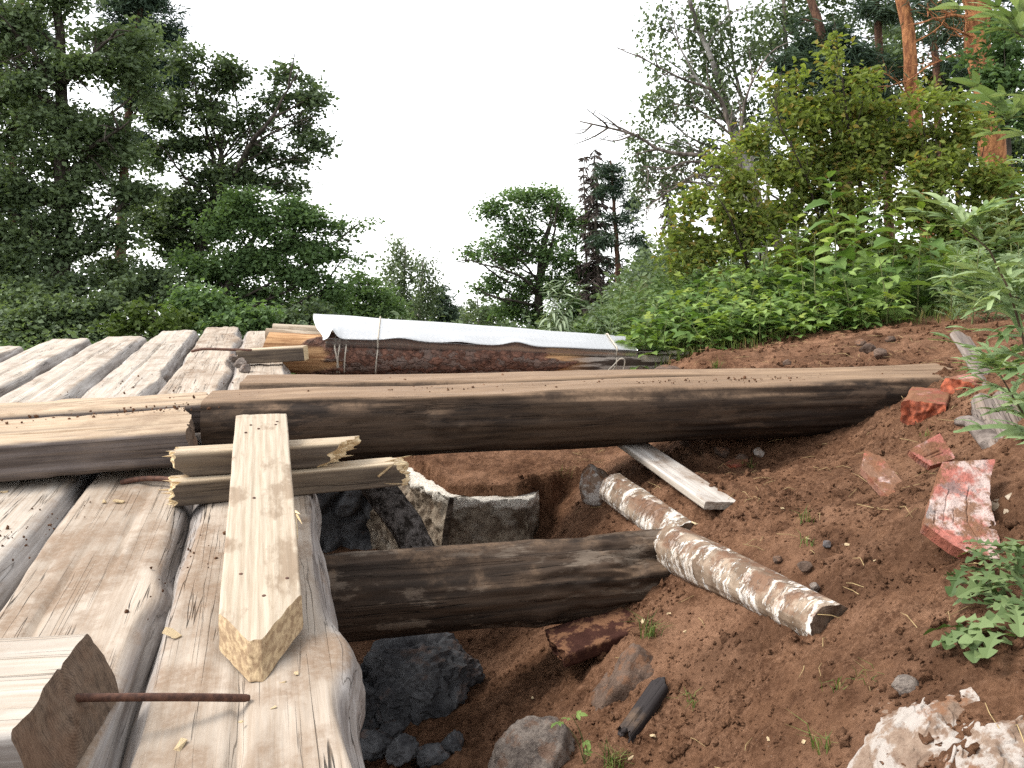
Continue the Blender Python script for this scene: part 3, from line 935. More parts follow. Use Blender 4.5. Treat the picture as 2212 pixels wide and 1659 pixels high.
# front is local -Y
kn = [(s, t if True else t, a, w) for s, t, a, w in kn]
o = timber('bridge_beam', mbA, mbB, r0=0.180, r1=0.158, top=lambda S: np.full_like(S, 0.112) + 0.004 * np.sin(S * 17), nL=280, nC=110, wob=0.06, rough=0.008, bow=0.012, seed=51,
           mats=[M['beam'], M['end']], knots=kn, bot=lambda S: -0.30 + 0.205 * (1 - sstep(0.10, 0.16, S)))
tag(o, 'long dark round beam with flat dusty top spanning the hole, end buried in earth', 'beam')
mrA, mrB = V3(-1.22, 3.835, 0.106), V3(2.20, 4.28, 0.10)
o = timber('bridge_beam', mrA, mrB, r0=0.165, r1=0.15, top=lambda S: np.full_like(S, 0.118) + 0.004 * np.sin(S * 13 + 1), nL=180, nC=70, wob=0.05, rough=0.006, bow=0.012, seed=53, mats=[M['beam'], M['end']])
tag(o, 'second flat topped beam lying close behind the long dark beam', 'beam')

def attach(o, par):
    o.parent = par
    o.matrix_parent_inverse = par.matrix_world.inverted()
    return o

# rotting bearer log in the hole
def rot(X, Y, Z, S):
    m = sstep(0.72, 1.0, S)
    d = 0.04 * np.clip(fbm(np.stack([X.ravel() * 5, Y.ravel() * 22, Z.ravel() * 22], 1), 3, 61).reshape(X.shape) * 2.2, -1, 0.25)
    k = 1 + m * d / 0.16
    return X, Y * k, Z * k - m * 0.01
o = timber('bearer_log', V3(-2.4, 2.50, -0.415), V3(0.70, 3.10, -0.385), r0=0.165, r1=0.148, nL=280, nC=110, wob=0.06, rough=0.007, bow=0.012, seed=63, mats=[M['wet'], M['wet']], c1=spikes(6, 0.08, 24.0), extra=rot,
           knots=[(0.80, math.radians(215), 0.02, 0.05)])
tag(o, 'damp dark bearer log with rotten end lying under the deck in the hole', 'log')

# ------------------------------------------------------------------ splintered blocks and the board
o = timber('splintered_block', V3(-1.10, 2.675, 0.041), V3(-0.40, 2.915, 0.043), box=(0.095, 0.082), nL=70, nC=84, wob=0.08, rough=0.002, bow=0.002, seed=71, rad=0.004,
           mats=[M['block'], M['fresh']], c0=spikes(7, 0.035, 70.0), c1=spikes(8, 0.05, 60.0, lambda y, z: -0.35 * z), ncap=16)
lowb = tag(o, 'lower squared block with splintered ends, its tip hanging over the hole', 'wood block')
o = timber('splintered_block', V3(-1.115, 2.725, 0.124), V3(-0.565, 2.880, 0.126), box=(0.105, 0.080), nL=70, nC=84, wob=0.08, rough=0.002, bow=0.002, seed=73, rad=0.004,
           mats=[M['block'], M['fresh']], c0=spikes(9, 0.03, 45.0, lambda y, z: 1.0 * np.clip(-z - 0.0, 0, 0.1) + 0.25 * np.abs(y)), c1=spikes(10, 0.035, 50.0, lambda y, z: 0.9 * z + 0.8 * np.clip(y, -0.1, 0.1) - 0.03), ncap=16)
upb = tag(o, 'upper squared block with splintered ends, clamped beneath the pale board', 'wood block')

def slivers(par, local_pts, mat, nm='splinter'):
    for k, (p, q, w) in enumerate(local_pts):
        p, q = np.array(p, float), np.array(q, float)
        d = q - p
        s = np.cross(d, [0.3, 0.5, 0.8])
        s /= np.linalg.norm(s)
        t = np.cross(d, s)
        t /= np.linalg.norm(t)
        V = np.array([p + s * w, p - s * w, p + t * w * 0.4, p - t * w * 0.4, p + d * 0.6 + s * w * 0.6, p + d * 0.6 - s * w * 0.5, p + d * 0.6 + t * w * 0.3, p + d * 0.6 - t * w * 0.3, q])
        T = []
        ring0, ring1 = [0, 2, 1, 3], [4, 6, 5, 7]
        for j in range(4):
            a, b, c, e = ring0[j], ring0[(j + 1) % 4], ring1[(j + 1) % 4], ring1[j]
            T += [(a, b, c), (a, c, e), (e, c, 8)]
        link(nm, mesh_np(nm, V, tris=np.array(T), mats=[mat], smooth=False), par)
Lb = 0.74
slivers(lowb, [((0.70, 0.03, 0.03), (0.80, 0.035, 0.045), 0.010), ((0.69, 0.0, 0.035), (0.765, -0.01, 0.055), 0.008), ((0.66, -0.048, 0.0), (0.73, -0.056, 0.055), 0.009), ((0.70, -0.02, -0.02), (0.79, -0.03, -0.018), 0.008),
               ((0.68, -0.04, -0.03), (0.76, -0.05, -0.034), 0.007), ((0.03, -0.03, 0.01), (-0.05, -0.04, 0.02), 0.009), ((0.03, 0.0, -0.01), (-0.045, 0.01, -0.005), 0.009), ((0.03, 0.03, 0.02), (-0.035, 0.035, 0.03), 0.008),
               ((0.03, -0.04, -0.02), (-0.03, -0.05, -0.03), 0.007), ((0.03, 0.02, -0.02), (-0.03, 0.02, -0.03), 0.008)], M['fresh'])
slivers(upb, [((0.53, -0.02, 0.02), (0.60, -0.03, 0.025), 0.010), ((0.53, 0.02, 0.0), (0.60, 0.02, 0.0), 0.009), ((0.52, -0.04, -0.01), (0.585, -0.05, -0.005), 0.009), ((0.03, -0.03, 0.03), (-0.03, -0.035, 0.03), 0.010), ((0.03, 0.02, 0.03), (-0.025, 0.02, 0.035), 0.008)], M['fresh'])

bA, bB = V3(-0.478, 1.52, 0.026), V3(-0.868, 2.90, 0.229)
o = timber('pale_board', bA, bB, box=(0.170, 0.046), nL=160, nC=110, wob=0.03, rough=0.0014, bow=0.002, seed=81, rad=0.0035, mats=[M['board'], M['fresh_tan']],
           c0=lambda y, z: 2.0 * np.clip(np.abs(y - 0.012) - 0.012, 0, 1) + 1.5 * (z + 0.023) * (np.abs(y) > 0) + 0.006 * noise3(np.stack([y * 60, z * 60, 0 * y], 1), 3),
           c1=lambda y, z: 0.006 * noise3(np.stack([y * 40, z * 10, 0 * y], 1), 8) + 0.05 * y, ncap=14, chipped=0.006)
board = tag(o, 'pale sawn board with axe pointed end, propped on the splintered blocks', 'board')
nail_me = None
for (lx, ly) in ((0.34, 0.045), (0.30, -0.055), (0.235, -0.005), (1.34, 0.035), (1.36, -0.05), (1.33, -0.045), (1.30, 0.01), (1.27, 0.05), (0.75, 0.02)):
    if nail_me is None:
        a = np.linspace(0, 2 * math.pi, 10, endpoint=False)
        c, s = np.cos(a), np.sin(a)
        Vn = np.concatenate([np.stack([c * 0.0045, s * 0.0045, 0 * c - 0.002], 1), np.stack([c * 0.0045, s * 0.0045, 0 * c + 0.001], 1), np.stack([c * 0.003, s * 0.003, 0 * c + 0.0018], 1), [[0, 0, 0.0018]]])
        i0 = np.arange(10)
        j0 = (i0 + 1) % 10
        Qn = np.concatenate([np.stack([i0, j0, j0 + 10, i0 + 10], 1), np.stack([i0 + 10, j0 + 10, j0 + 20, i0 + 20], 1)])
        nail_me = mesh_np('nail', Vn, Qn, np.stack([i0 + 20, j0 + 20, np.full(10, 30)], 1), [M['rust']])
    link('nail', nail_me, board, Matrix.Translation((lx, ly, 0.0235)))
slivers(board, [((0.62, -0.080, 0.012), (0.50, -0.087, 0.014), 0.008), ((0.66, -0.083, 0.018), (0.60, -0.097, 0.035), 0.004), ((0.66, -0.083, 0.018), (0.57, -0.10, 0.02), 0.004)], M['fresh'])

# ------------------------------------------------------------------ far side: pine log under a folded tread plate
plA, plB = at(566, 762, 6.22), at(1600, 790, 6.65)
PR0, PR1 = 0.148, 0.095
def bark_extra(X, Y, Z, S):
    bk = bark_mask(S, np.arctan2(Z, Y), X)
    p = np.stack([X.ravel() * 9, Y.ravel() * 14, Z.ravel() * 14], 1)
    fl = np.floor(np.clip(fbm(p, 3, 91).reshape(X.shape) * 1.6 + 0.5, 0, 1) * 4) / 4
    k = 1 + bk * (0.012 + 0.016 * fl) / 0.13
    return X, Y * k, Z * k
def bark_mask(S, T, X):
    nn = 0.09 * np.sin(T * 3 + 1) + 0.06 * np.sin(T * 7 + X * 9) + 0.03 * np.sin(X * 31 + T * 11)
    return sstep(0.105, 0.125, S + nn * 0.3) * (1 - sstep(0.585, 0.60, S + nn * 0.35))
pine_log = timber('pine_log', plA, plB, r0=PR0, r1=PR1, nL=260, nC=84, wob=0.03, rough=0.003, bow=0.012, seed=93, mats=[M['pinelog'], M['fresh_tan']], extra=bark_extra,
                  c0=lambda y, z: 0.35 * z + 0.05 * np.abs(y))
tag(pine_log, 'pine log with flaking red bark and orange stripped end, under the metal plate', 'log')
nv = len(pine_log.data.vertices)
co = np.empty(nv * 3, np.float32)
pine_log.data.vertices.foreach_get('co', co)
co = co.reshape(-1, 3)
PL = float(np.linalg.norm(plB - plA))
Sx = np.clip(co[:, 0] / PL, 0, 1)
bk = bark_mask(Sx, np.arctan2(co[:, 2], co[:, 1]), co[:, 0])
for nm, val in (('bark', bk), ('grey', sstep(0.60, 0.68, Sx))):
    a_ = pine_log.data.attributes.new(nm, 'FLOAT', 'POINT')
    a_.data.foreach_set('value', val.astype(np.float32))
for k, (pa, pb, r, lab) in enumerate([((590, 712, 6.55), (1150, 745, 6.75), 0.05, 'peeled pole wedged behind the pine log under the metal plate'),
                                      ((575, 722, 6.42), (900, 742, 6.50), 0.045, 'short split pole between the pine log and the peeled pole')]):
    o = timber('peeled_pole', at(*pa), at(*pb), r0=r, nL=50, nC=32, wob=0.05, seed=95 + k, mats=[M['board'], M['fresh']], bow=0.003)
    tag(o, lab, 'pole')

# folded plate
pmx, PLn = frame_m(plA, plB)
inv = pmx.inverted()
x_start = (inv @ Vector(at(668, 705, 6.3))).x
x_end = (inv @ Vector(at(1372, 768, 6.5))).x
nx, ny = 150, 26
us = np.linspace(0, 1, nx)
cross_y = np.array([0.52, 0.40, 0.32, 0.0, -0.168])
cross_z = np.array([0.02, 0.105, 0.135, 0.058, 0.0])
vv = np.linspace(0, 1, ny)
cy_ = np.interp(vv, np.linspace(0, 1, 5), cross_y)
cz_ = np.interp(vv, np.linspace(0, 1, 5), cross_z)
U, Vv = np.meshgrid(us, vv, indexing='ij')
Xp = x_start + (x_end - x_start) * U
rl = PR0 + (PR1 - PR0) * Xp / PLn
Yp = np.repeat(cy_[None], nx, 0).copy() * (1 - 0.30 * U)
Zp = np.repeat(cz_[None], nx, 0).copy() * (1 - 0.45 * U) + rl * 0.98 + 0.004
fr = sstep(0.45, 1.0, Vv)
fr2 = sstep(0.75, 1.0, Vv)
def bump(c, w):
    return np.exp(-((U - c) / w) ** 2)
Zp += fr * (0.06 * bump(0.055, 0.026) - 0.02 * bump(0.0, 0.02)) + fr2 * (0.022 * bump(0.27, 0.05) + 0.028 * bump(0.62, 0.04) + 0.010 * bump(0.45, 0.04))
Zp += 0.006 * noise3(np.stack([Xp.ravel() * 3, Yp.ravel() * 5, 0 * Xp.ravel()], 1), 7).reshape(Xp.shape)
Xp = Xp - 0.10 * (1 - U) ** 6 * (1 - Vv) * 0 + 0.12 * bump(0.0, 0.06) * sstep(0.5, 1, Vv)
def sheet(name, X, Y, Z, mat, th):
    h, w = X.shape
    top = np.stack([X.ravel(), Y.ravel(), Z.ravel()], 1)
    P3 = top.reshape(h, w, 3)
    nrm = np.cross(np.gradient(P3, axis=0), np.gradient(P3, axis=1))
    nrm /= np.linalg.norm(nrm, axis=2)[..., None] + 1e-9
    if nrm[..., 2].mean() < 0:
        nrm = -nrm
    bot = (P3 - nrm * th).reshape(-1, 3)
    i = np.arange(h * w).reshape(h, w)
    j = i + h * w
    q = lambda a: np.stack([a[:-1, :-1], a[1:, :-1], a[1:, 1:], a[:-1, 1:]], -1).reshape(-1, 4)
    Q = [q(i), q(j)[:, ::-1]]
    for e, f in ((i[0], j[0]), (i[-1], j[-1]), (i[:, 0], j[:, 0]), (i[:, -1], j[:, -1])):
        Q.append(np.stack([e[:-1], e[1:], f[1:], f[:-1]], 1))
    return mesh_np(name, np.concatenate([top, bot]), np.concatenate(Q), mats=[mat])
plate = empty('tread_plate', pmx.translation, 'folded bright tread plate roped on top of the pine log', 'metal plate')
plate.matrix_world = pmx
link('top_sheet', sheet('top_sheet', Xp, Yp, Zp, M['tread'], 0.003), plate)
# front flange below the lip
xs = x_start + (x_end - x_start) * np.linspace(0.055, 1, 120)
rl = PR0 + (PR1 - PR0) * xs / PLn
uu = np.linspace(0.055, 1, 120)
zl = rl * 0.98 + 0.004
ylip = -0.168 * (1 - 0.30 * uu)
FX = np.stack([xs, xs, xs], 1)
FY = np.stack([ylip + 0.002, ylip + 0.014, ylip + 0.030], 1)
wv = 0.022 * np.exp(-((uu - 0.27) / 0.05) ** 2) + 0.028 * np.exp(-((uu - 0.62) / 0.04) ** 2) + 0.01
FZ = np.stack([zl - 0.004 + wv - 0.01, zl - 0.034 + wv * 0.3, zl - 0.068], 1)
link('front_flange', sheet('front_flange', FX, FY, FZ, M['tread'], 0.003), plate)

# rope lashings
def log_pt(t, y, z):
    r = PR0 + (PR1 - PR0) * t
    p = pmx @ Vector((t * PLn, y, z))
    return np.array(p)
def t_of(px, py):
    return (inv @ Vector(at(px, py, 6.35))).x / PLn
rope = empty('rope_lashing', log_pt(t_of(737, 750), 0, 0), 'pale rope wound three times round the barked pine log', 'rope')
def loop(t0, t1, over, par, r=0.0055):
    rr = PR0 + (PR1 - PR0) * t0
    k = rr + 0.016
    pts = [log_pt(t1, 0.03, -k), log_pt(t1, -k * 0.7, -k * 0.72), log_pt((t0 + t1) / 2, -k * 1.02, 0.0), log_pt(t0, -k * 0.9, k * 0.52)]
    if over:
        u_ = min(1.0, max(0.0, (t0 * PLn - x_start) / (x_end - x_start)))
        fy_, fz_ = 1 - 0.30 * u_, 1 - 0.45 * u_
        pts += [log_pt(t0, -0.172 * fy_, rr + 0.012), log_pt(t0, -0.08 * fy_, rr * 0.98 + 0.034 * fz_ + 0.012), log_pt(t0, 0.0, rr * 0.98 + 0.058 * fz_ + 0.012), log_pt(t0, 0.16 * fy_, rr * 0.98 + 0.097 * fz_ + 0.012), log_pt(t0, 0.32 * fy_, rr * 0.98 + 0.135 * fz_ + 0.012), log_pt(t0, 0.46 * fy_, rr * 0.98 + 0.062 * fz_ + 0.012)]
    else:
        pts += [log_pt(t0, -k * 0.4, k * 0.95), log_pt(t0, 0, k * 1.02)]
    return rod('strand', pts, r, M['rope'], par, 40, 8)
loop(t_of(728, 750), t_of(738, 750), False, rope)
loop(t_of(738, 750), t_of(733, 750), False, rope)
loop(t_of(752, 750), t_of(748, 750), False, rope)
rope2 = empty('rope_lashing', log_pt(t_of(817, 750), 0, 0), 'single pale rope strand pulled over plate and pine log', 'rope')
loop(t_of(818, 750), t_of(814, 750), True, rope2)
rope3 = empty('rope_lashing', log_pt(t_of(1340, 790), 0, 0), 'pale rope tied in a bow below the plate corner', 'rope')
tt = t_of(1335, 790)
loop(tt, tt, True, rope3)
rr = PR0 + (PR1 - PR0) * tt + 0.02
rod('bow', [log_pt(tt, -rr, 0.02), log_pt(tt + 0.008, -rr - 0.02, 0.05), log_pt(tt + 0.016, -rr - 0.02, 0.03), log_pt(tt + 0.014, -rr, -0.06)], 0.005, M['rope'], rope3)
rod('bow', [log_pt(tt, -rr, 0.02), log_pt(tt - 0.008, -rr - 0.01, -0.01), log_pt(tt - 0.018, -rr - 0.01, -0.05), log_pt(tt - 0.010, -rr, -0.06), log_pt(tt - 0.002, -rr, -0.01)], 0.005, M['rope'], rope3)

# small block and stones on the far deck end
o = timber('squared_block', at(520, 770, 5.93), at(661, 762, 5.90), box=(0.10, 0.098), nL=40, nC=60, wob=0.05, rough=0.002, bow=0.001, seed=101, rad=0.005, mats=[M['block'], M['fresh']], c0=spikes(12, 0.03, 40.0))
tag(o, 'small squared block with split pale end, lying before the pine log', 'wood block')

# ------------------------------------------------------------------ stones
import bmesh
_ico = {}
def ico(level):
    if level not in _ico:
        bm = bmesh.new()
        bmesh.ops.create_icosphere(bm, subdivisions=level, radius=1.0)
        Vv = np.array([v.co[:] for v in bm.verts])
        T = np.array([[v.index for v in f.verts] for f in bm.faces])
        bm.free()
        _ico[level] = (Vv, T)
    return _ico[level]

def rock(name, loc, size, seed, mat, label=None, cat='stone', level=5, facets=14, rough=0.10, rz=0.0, crinkle=0.0, group=None, tilt=(0, 0), parent=None, crisp=False):
    Vv, T = ico(level)
    rs = np.random.default_rng(seed)
    v = Vv.copy()
    d = np.ones(len(v)) * 1.15
    for k in range(facets):
        nrm = rs.normal(size=3)
        nrm /= np.linalg.norm(nrm)
        lim = rs.uniform(0.72, 1.0)
        dt = v @ nrm
        d = np.where(dt > 1e-3, np.minimum(d, lim / np.maximum(dt, 1e-3)), d)
    d = d + rough * fbm(v * 2.2 + seed, 4, seed) * 1.5 + 0.03 * fbm(v * 9 + seed, 3, seed + 4)
    if crinkle:
        w = np.abs(noise3(v * 3.2 + 1.7 * np.stack([noise3(v * 3, 5), noise3(v * 3, 6), noise3(v * 3, 7)], 1) + seed, seed + 8))
        w2 = np.abs(noise3(v * 7.5 + seed, seed + 9))
        w3 = np.abs(noise3(v * 15 + seed, seed + 10))
        d = d - crinkle * (1 - np.clip(w * 4, 0, 1)) ** 1.5 - crinkle * 0.5 * (1 - np.clip(w2 * 4, 0, 1)) - crinkle * 0.25 * (1 - np.clip(w3 * 4, 0, 1))
    v = v * d[:, None] * np.array(size) / 2
    me = mesh_np(name, v, tris=T, mats=[mat], smooth=(level >= 4 and not crisp))
    o = link(name, me, parent)
    o.location = Vector([float(q) for q in loc])
    o.rotation_euler = (tilt[0], tilt[1], rz)
    if label:
        tag(o, label, cat, group)
    return o

def ground_at(px, py, d0=1.0, d1=9.0):
    """where the line of sight (px, py) meets the earth"""
    ds = np.linspace(d0, d1, 900)
    P = np.array([at(px, py, d) for d in ds])
    g = ground_z(P[:, 0], P[:, 1])
    k = np.argmax(P[:, 2] <= g)
    return np.array([P[k, 0], P[k, 1], g[k]])

p = at(900, 1500, 3.02)
rock('rubble_rock', p + V3(0, 0.13, -0.02), (0.60, 0.46, 0.44), 3, M['rock_dark'], 'large crinkled dark grey rock in the hole under the bearer log', crinkle=0.06, level=5, facets=46, rough=0.20, crisp=True)
rock('rubble_rock', at(700, 1540, 2.95) + V3(0, 0.1, -0.05), (0.5, 0.45, 0.42), 5, M['rock_dark'], 'dark rock in the hole half hidden beneath the wide deck log', crinkle=0.06, facets=46, rough=0.20, crisp=True)
for k, (px, py, d, s) in enumerate([(800, 1630, 2.68, 0.14), (870, 1640, 2.66, 0.12), (760, 1600, 2.72, 0.16), (930, 1650, 2.64, 0.11), (845, 1590, 2.78, 0.10), (980, 1620, 2.74, 0.09)]):
    q = ground_at(px, py)
    rock('rubble_stone', q + V3(0, 0, s * 0.22), (s * 1.2, s * 0.9, s * 0.8), 20 + k, M['rock_dark'], 'small dark rubble stone on the floor of the hole', level=4, crinkle=0.10, facets=22, rough=0.25, group='rubble stones on the floor of the hole', rz=k)
rock('grey_stone', at(1160, 1655, 2.30) + V3(0, 0.02, -0.02), (0.26, 0.22, 0.26), 9, M['rock_grey'], 'angular dusty grey stone standing up from the hole floor', level=5, facets=12, rough=0.14, rz=0.5, crinkle=0.035)
rock('brown_stone', at(1365, 1500, 2.42) + V3(0.02, 0.06, -0.06), (0.24, 0.26, 0.34), 13, M['rock_brown'], 'soil dusted upright stone slab leaning on the earth slope', level=5, facets=10, rough=0.12, crinkle=0.03, rz=0.3, tilt=(-0.2, 0.25))
def mortar_patch(name, label, cx, cy, rx, ry, seed):
    n_ = 150
    xs, ys = np.linspace(cx - rx, cx + rx, n_), np.linspace(cy - ry, cy + ry, n_)
    X, Y = np.meshgrid(xs, ys)
    x, y = X.ravel(), Y.ravel()
    pn = np.stack([x, y, 0 * x], 1)
    g = ground_z(x, y)
    sm = ground_z(x, y, False)
    m = 1 - np.hypot((x - cx) / rx, (y - cy) / ry) + 0.75 * fbm(pn * 9, 4, seed)
    z = 0.75 * g + 0.25 * sm + 0.000 + 0.016 * fbm(pn * 10, 4, seed + 1) + 0.008 * np.floor(fbm(pn * 16, 2, seed + 2) * 4) / 2
    z = z + (np.clip(m, 0, 0.6) - 0.22) * 0.035
    i = np.arange(n_ * n_).reshape(n_, n_)
    Q = np.stack([i[:-1, :-1], i[:-1, 1:], i[1:, 1:], i[1:, :-1]], -1).reshape(-1, 4)
    Q = Q[(m[Q] > 0.0).any(1)]
    me = mesh_np(name, np.stack([x - cx, y - cy, z - g.mean()], 1), Q, mats=[M['rock_white']])
    o = link(name, me)
    o.location = (cx, cy, float(g.mean()))
    return tag(o, label, 'stone')
_q = ground_at(1960, 1612)
mortar_patch('lime_rock', 'broad flat lime white rock breaking through the earth below the pebble', _q[0], _q[1], 0.125, 0.135, 71)
_q = ground_at(2150, 1622)
mortar_patch('lime_rock', 'smaller pale lime rock sunk in earth beside the broad white one', _q[0], _q[1], 0.10, 0.10, 75)
rock('pebble', ground_at(1955, 1490) + V3(0, 0, 0.004), (0.052, 0.045, 0.04), 17, M['rock_grey'], 'round pale pebble on the earth above the lime white stone', level=4, facets=4)
rock('white_stone', at(1290, 1045, 3.72) + V3(0, 0.05, -0.03), (0.13, 0.14, 0.20), 18, M['rock_white'], 'upright whitish stone stuck in earth beside the tan birch piece', level=4, facets=9)
rock('field_stone', ground_at(1440, 815, 4, 7) + V3(0, -0.02, 0.03), (0.17, 0.14, 0.10), 19, M['rock_brown'], 'brown field stone at the buried end of the pine log', level=4, facets=7)
for k, (px, py, s) in enumerate([(1875, 760, 0.10), (1900, 772, 0.09), (1860, 745, 0.08), (1925, 740, 0.07), (1700, 790, 0.06)]):
    q = ground_at(px, py, 3.9, 7)
    rock('earth_lump', q + V3(0, 0, s * 0.2), (s, s * 0.8, s * 0.7), 40 + k, M['rock_brown'], 'brown earth crusted stone on the dug bank behind the beams', level=3, group='stones on the dug bank', rz=k)
for k, (px, py, s, mk) in enumerate([(1600, 1000, 0.07, 'rock_brown'), (1640, 985, 0.06, 'rock_white'), (1560, 985, 0.08, 'rock_brown'), (1480, 965, 0.06, 'rock_brown'), (1680, 1215, 0.035, 'rock_brown'), (1785, 1180, 0.03, 'rock_dark'), (1740, 1235, 0.045, 'rock_brown'), (1760, 1275, 0.035, 'rock_grey')]):
    q = ground_at(px, py, 1.5, 4.5)
    rock('pebble', q + V3(0, 0, s * 0.25), (s, s * 0.85, s * 0.7), 60 + k, M[mk], 'small stone lying on the earth around the birch log and painted board', 'stone', level=3, group='small stones around the birch log', rz=k)
for k, (px, py, s, d) in enumerate([(520, 790, 0.10, 5.93), (505, 775, 0.08, 6.1), (530, 800, 0.08, 5.75)]):
    q = atz(px, py, 0.01)
    rock('deck_stone', V3(q[0], q[1], 0.0 + s * 0.2), (s, s, s * 0.8), 80 + k, M['rock_grey'], 'small grey stone caught in the gap beside the small squared block', level=3, group='stones beside the small block')

# ------------------------------------------------------------------ old concrete abutment with lime crust
def abutment():
    poly = [(-1.0, 5.3), (-0.667, 4.63), (-0.318, 4.02), (0.09, 4.0), (0.14, 4.14)]
    P = []
    for a, b in zip(poly[:-1], poly[1:]):
        a, b = np.array(a), np.array(b)
        n = int(np.linalg.norm(b - a) / 0.012) + 2
        for t in np.linspace(0, 1, n, endpoint=False):
            P.append(a + (b - a) * t)
    P.append(np.array(poly[-1]))
    P = np.array(P)
    T = np.gradient(P, axis=0)
    T /= np.linalg.norm(T, axis=1)[:, None]
    # smooth normals round the corners
    nrm = np.stack([T[:, 1], -T[:, 0]], 1)
    for _ in range(6):
        nrm = (nrm + np.roll(nrm, 1, 0) + np.roll(nrm, -1, 0)) / 3
    hs = np.linspace(0, 1, 60)
    V, rim = [], []
    for h in hs:
        zz = -1.20 + 0.805 * h
        p3 = np.concatenate([P, np.full((len(P), 1), zz)], 1)
        d = 0.06 * fbm(p3 * 6, 4, 21) + 0.03 * np.abs(noise3(p3 * 20, 22)) - 0.03 * h
        lip = 0.012 * sstep(0.90, 0.97, h) * (0.6 + fbm(p3 * 12, 2, 23))
        q = P + nrm * (d + lip)[:, None]
        edge = 0.035 * fbm(p3 * 9, 3, 24) * sstep(0.85, 1, h)
        V.append(np.concatenate([q, (np.full(len(P), zz) + edge)[:, None]], 1))
        rim.append(np.full(len(P), float(sstep(0.86, 0.97, np.array(h)))))
    # top shelf running back under the earth
    for b in (0.02, 0.05, 0.09, 0.14, 0.20, 0.28):
        p3 = np.concatenate([P, np.full((len(P), 1), -0.39)], 1)
        q = P - nrm * b
        V.append(np.concatenate([q, (-0.402 + 0.016 * fbm(p3 * 14, 3, 25) - b * 0.05)[:, None]], 1))
        rim.append(np.full(len(P), 1.0 if b < 0.1 else 0.6))
    h, w = len(V), len(P)
    V = np.array(V).reshape(-1, 3)
    i = np.arange(h * w).reshape(h, w)
    Q = np.stack([i[:-1, :-1], i[:-1, 1:], i[1:, 1:], i[1:, :-1]], -1).reshape(-1, 4)
    return mesh_np('concrete_abutment', V, Q, mats=[M['crust']], attrs={'rim': np.array(rim).ravel()})
tag(link('concrete_abutment', abutment()), 'crumbling concrete block with white crusted rim beneath the long beam', 'concrete block')

def rubble_wall():
    xs, zs = np.linspace(-2.8, -0.6, 120), np.linspace(-1.1, -0.2, 60)
    X, Z = np.meshgrid(xs, zs)
    p3 = np.stack([X.ravel(), np.zeros(X.size), Z.ravel()], 1)
    st_ = np.abs(noise3(p3 * 5.5, 27))
    Y = 5.10 - 0.10 * np.clip(st_ * 4, 0, 1) - 0.05 * fbm(p3 * 9, 3, 28)
    i = np.arange(X.size).reshape(X.shape)
    Q = np.stack([i[:-1, :-1], i[:-1, 1:], i[1:, 1:], i[1:, :-1]], -1).reshape(-1, 4)
    return mesh_np('rubble_wall', np.stack([X.ravel(), Y, Z.ravel()], 1), Q, mats=[M['rock_dark']])  # dark rock stands in for the deep shade under the deck
tag(link('rubble_wall', rubble_wall()), 'rubble wall coloured dark for the shade under the deck, left of the concrete block', 'wall')

# leaning bark covered post and a stake in the hole
def limb(name, pts, radii, mat, seed, label=None, cat='branch', sides=28, n=90, rough=0.15, parent=None, flat=None):
    P = smooth_path(pts, n)
    R = np.interp(np.linspace(0, 1, n), np.linspace(0, 1, len(radii)), radii)
    P = np.concatenate([P[:1], P, P[-1:]])
    R = np.concatenate([[R[0] * 0.05], R, [R[-1] * 0.05]])
    o0 = P[1].copy()
    V, Q = tubes([(P - o0, R)], sides)
    cen = np.repeat(P - o0, sides, 0)
    d = V - cen
    k = 1 + rough * fbm(np.concatenate([d / (np.linalg.norm(d, axis=1)[:, None] + 1e-9) * 2.0 + cen * 3], 0) + seed, 4, seed) * 2
    V = cen + d * k[:, None]
    me = mesh_np(name, V, Q, mats=[mat], attrs={'flat': np.zeros(len(V))})
    o = link(name, me, parent)
    o.location = Vector(o0) - (Vector(parent.location) if parent else Vector((0, 0, 0)))
    if label:
        tag(o, label, cat)
    return o
limb('bark_post', [at(800, 1030, 3.95), at(838, 1080, 3.82), at(880, 1140, 3.72), at(925, 1230, 3.60)], [0.072, 0.075, 0.070, 0.072], M['bark_post'], 7, 'leaning grey post with flaking bark between hole and concrete block', 'post', rough=0.10)
limb('wood_stake', [at(976, 1075, 3.95), at(967, 1130, 3.93), at(960, 1200, 3.90)], [0.012, 0.017, 0.020], M['wet'], 8, 'narrow upright stake standing against the crusted concrete block', 'stake', sides=10, n=30)

# birch logs and painted board on the right slope
o = timber('birch_log', at(1462, 1166, 3.00) - V3(0, 0, 0.042), at(1800, 1356, 2.12) - V3(0, 0, 0.012), r0=0.088, r1=0.070, nL=150, nC=64, wob=0.10, rough=0.004, bow=0.012, seed=111, mats=[M['birch'], M['end']], c0=spikes(13, 0.05, 30.0), c1=spikes(14, 0.012, 40.0))
tag(o, 'long birch log with peeling white bark, half buried on the slope', 'log')
birch = o
bm_ = o.matrix_world
lp = lambda x, y, z: np.array(bm_ @ Vector((x, y, z)))
attach(limb('branch_stub', [lp(0.38, 0.0, 0.01), lp(0.60, 0.052, 0.0), lp(0.78, 0.098, -0.02)], [0.05, 0.042, 0.038], M['birch_tan'], 17, rough=0.06, sides=24, n=50), birch)
big_beam = bpy.data.objects['bridge_beam']
bb = lambda x, y, z: np.array(big_beam.matrix_world @ Vector((x, y, z)))
for k, (kx, ky, kz, kr) in enumerate([(3.03, -0.150, -0.035, 0.026), (0.93, -0.168, 0.015, 0.034), (1.95, -0.160, 0.04, 0.018)]):
    attach(limb('knot', [bb(kx + 0.05, ky + 0.055, kz), bb(kx, ky + 0.012, kz), bb(kx - 0.012, ky - (0.028 if k == 0 else 0.004), kz + 0.004)], [kr * 1.9, kr * 1.3, kr * 0.8], M['beam'], 70 + k, rough=0.18, sides=18, n=16), big_beam)
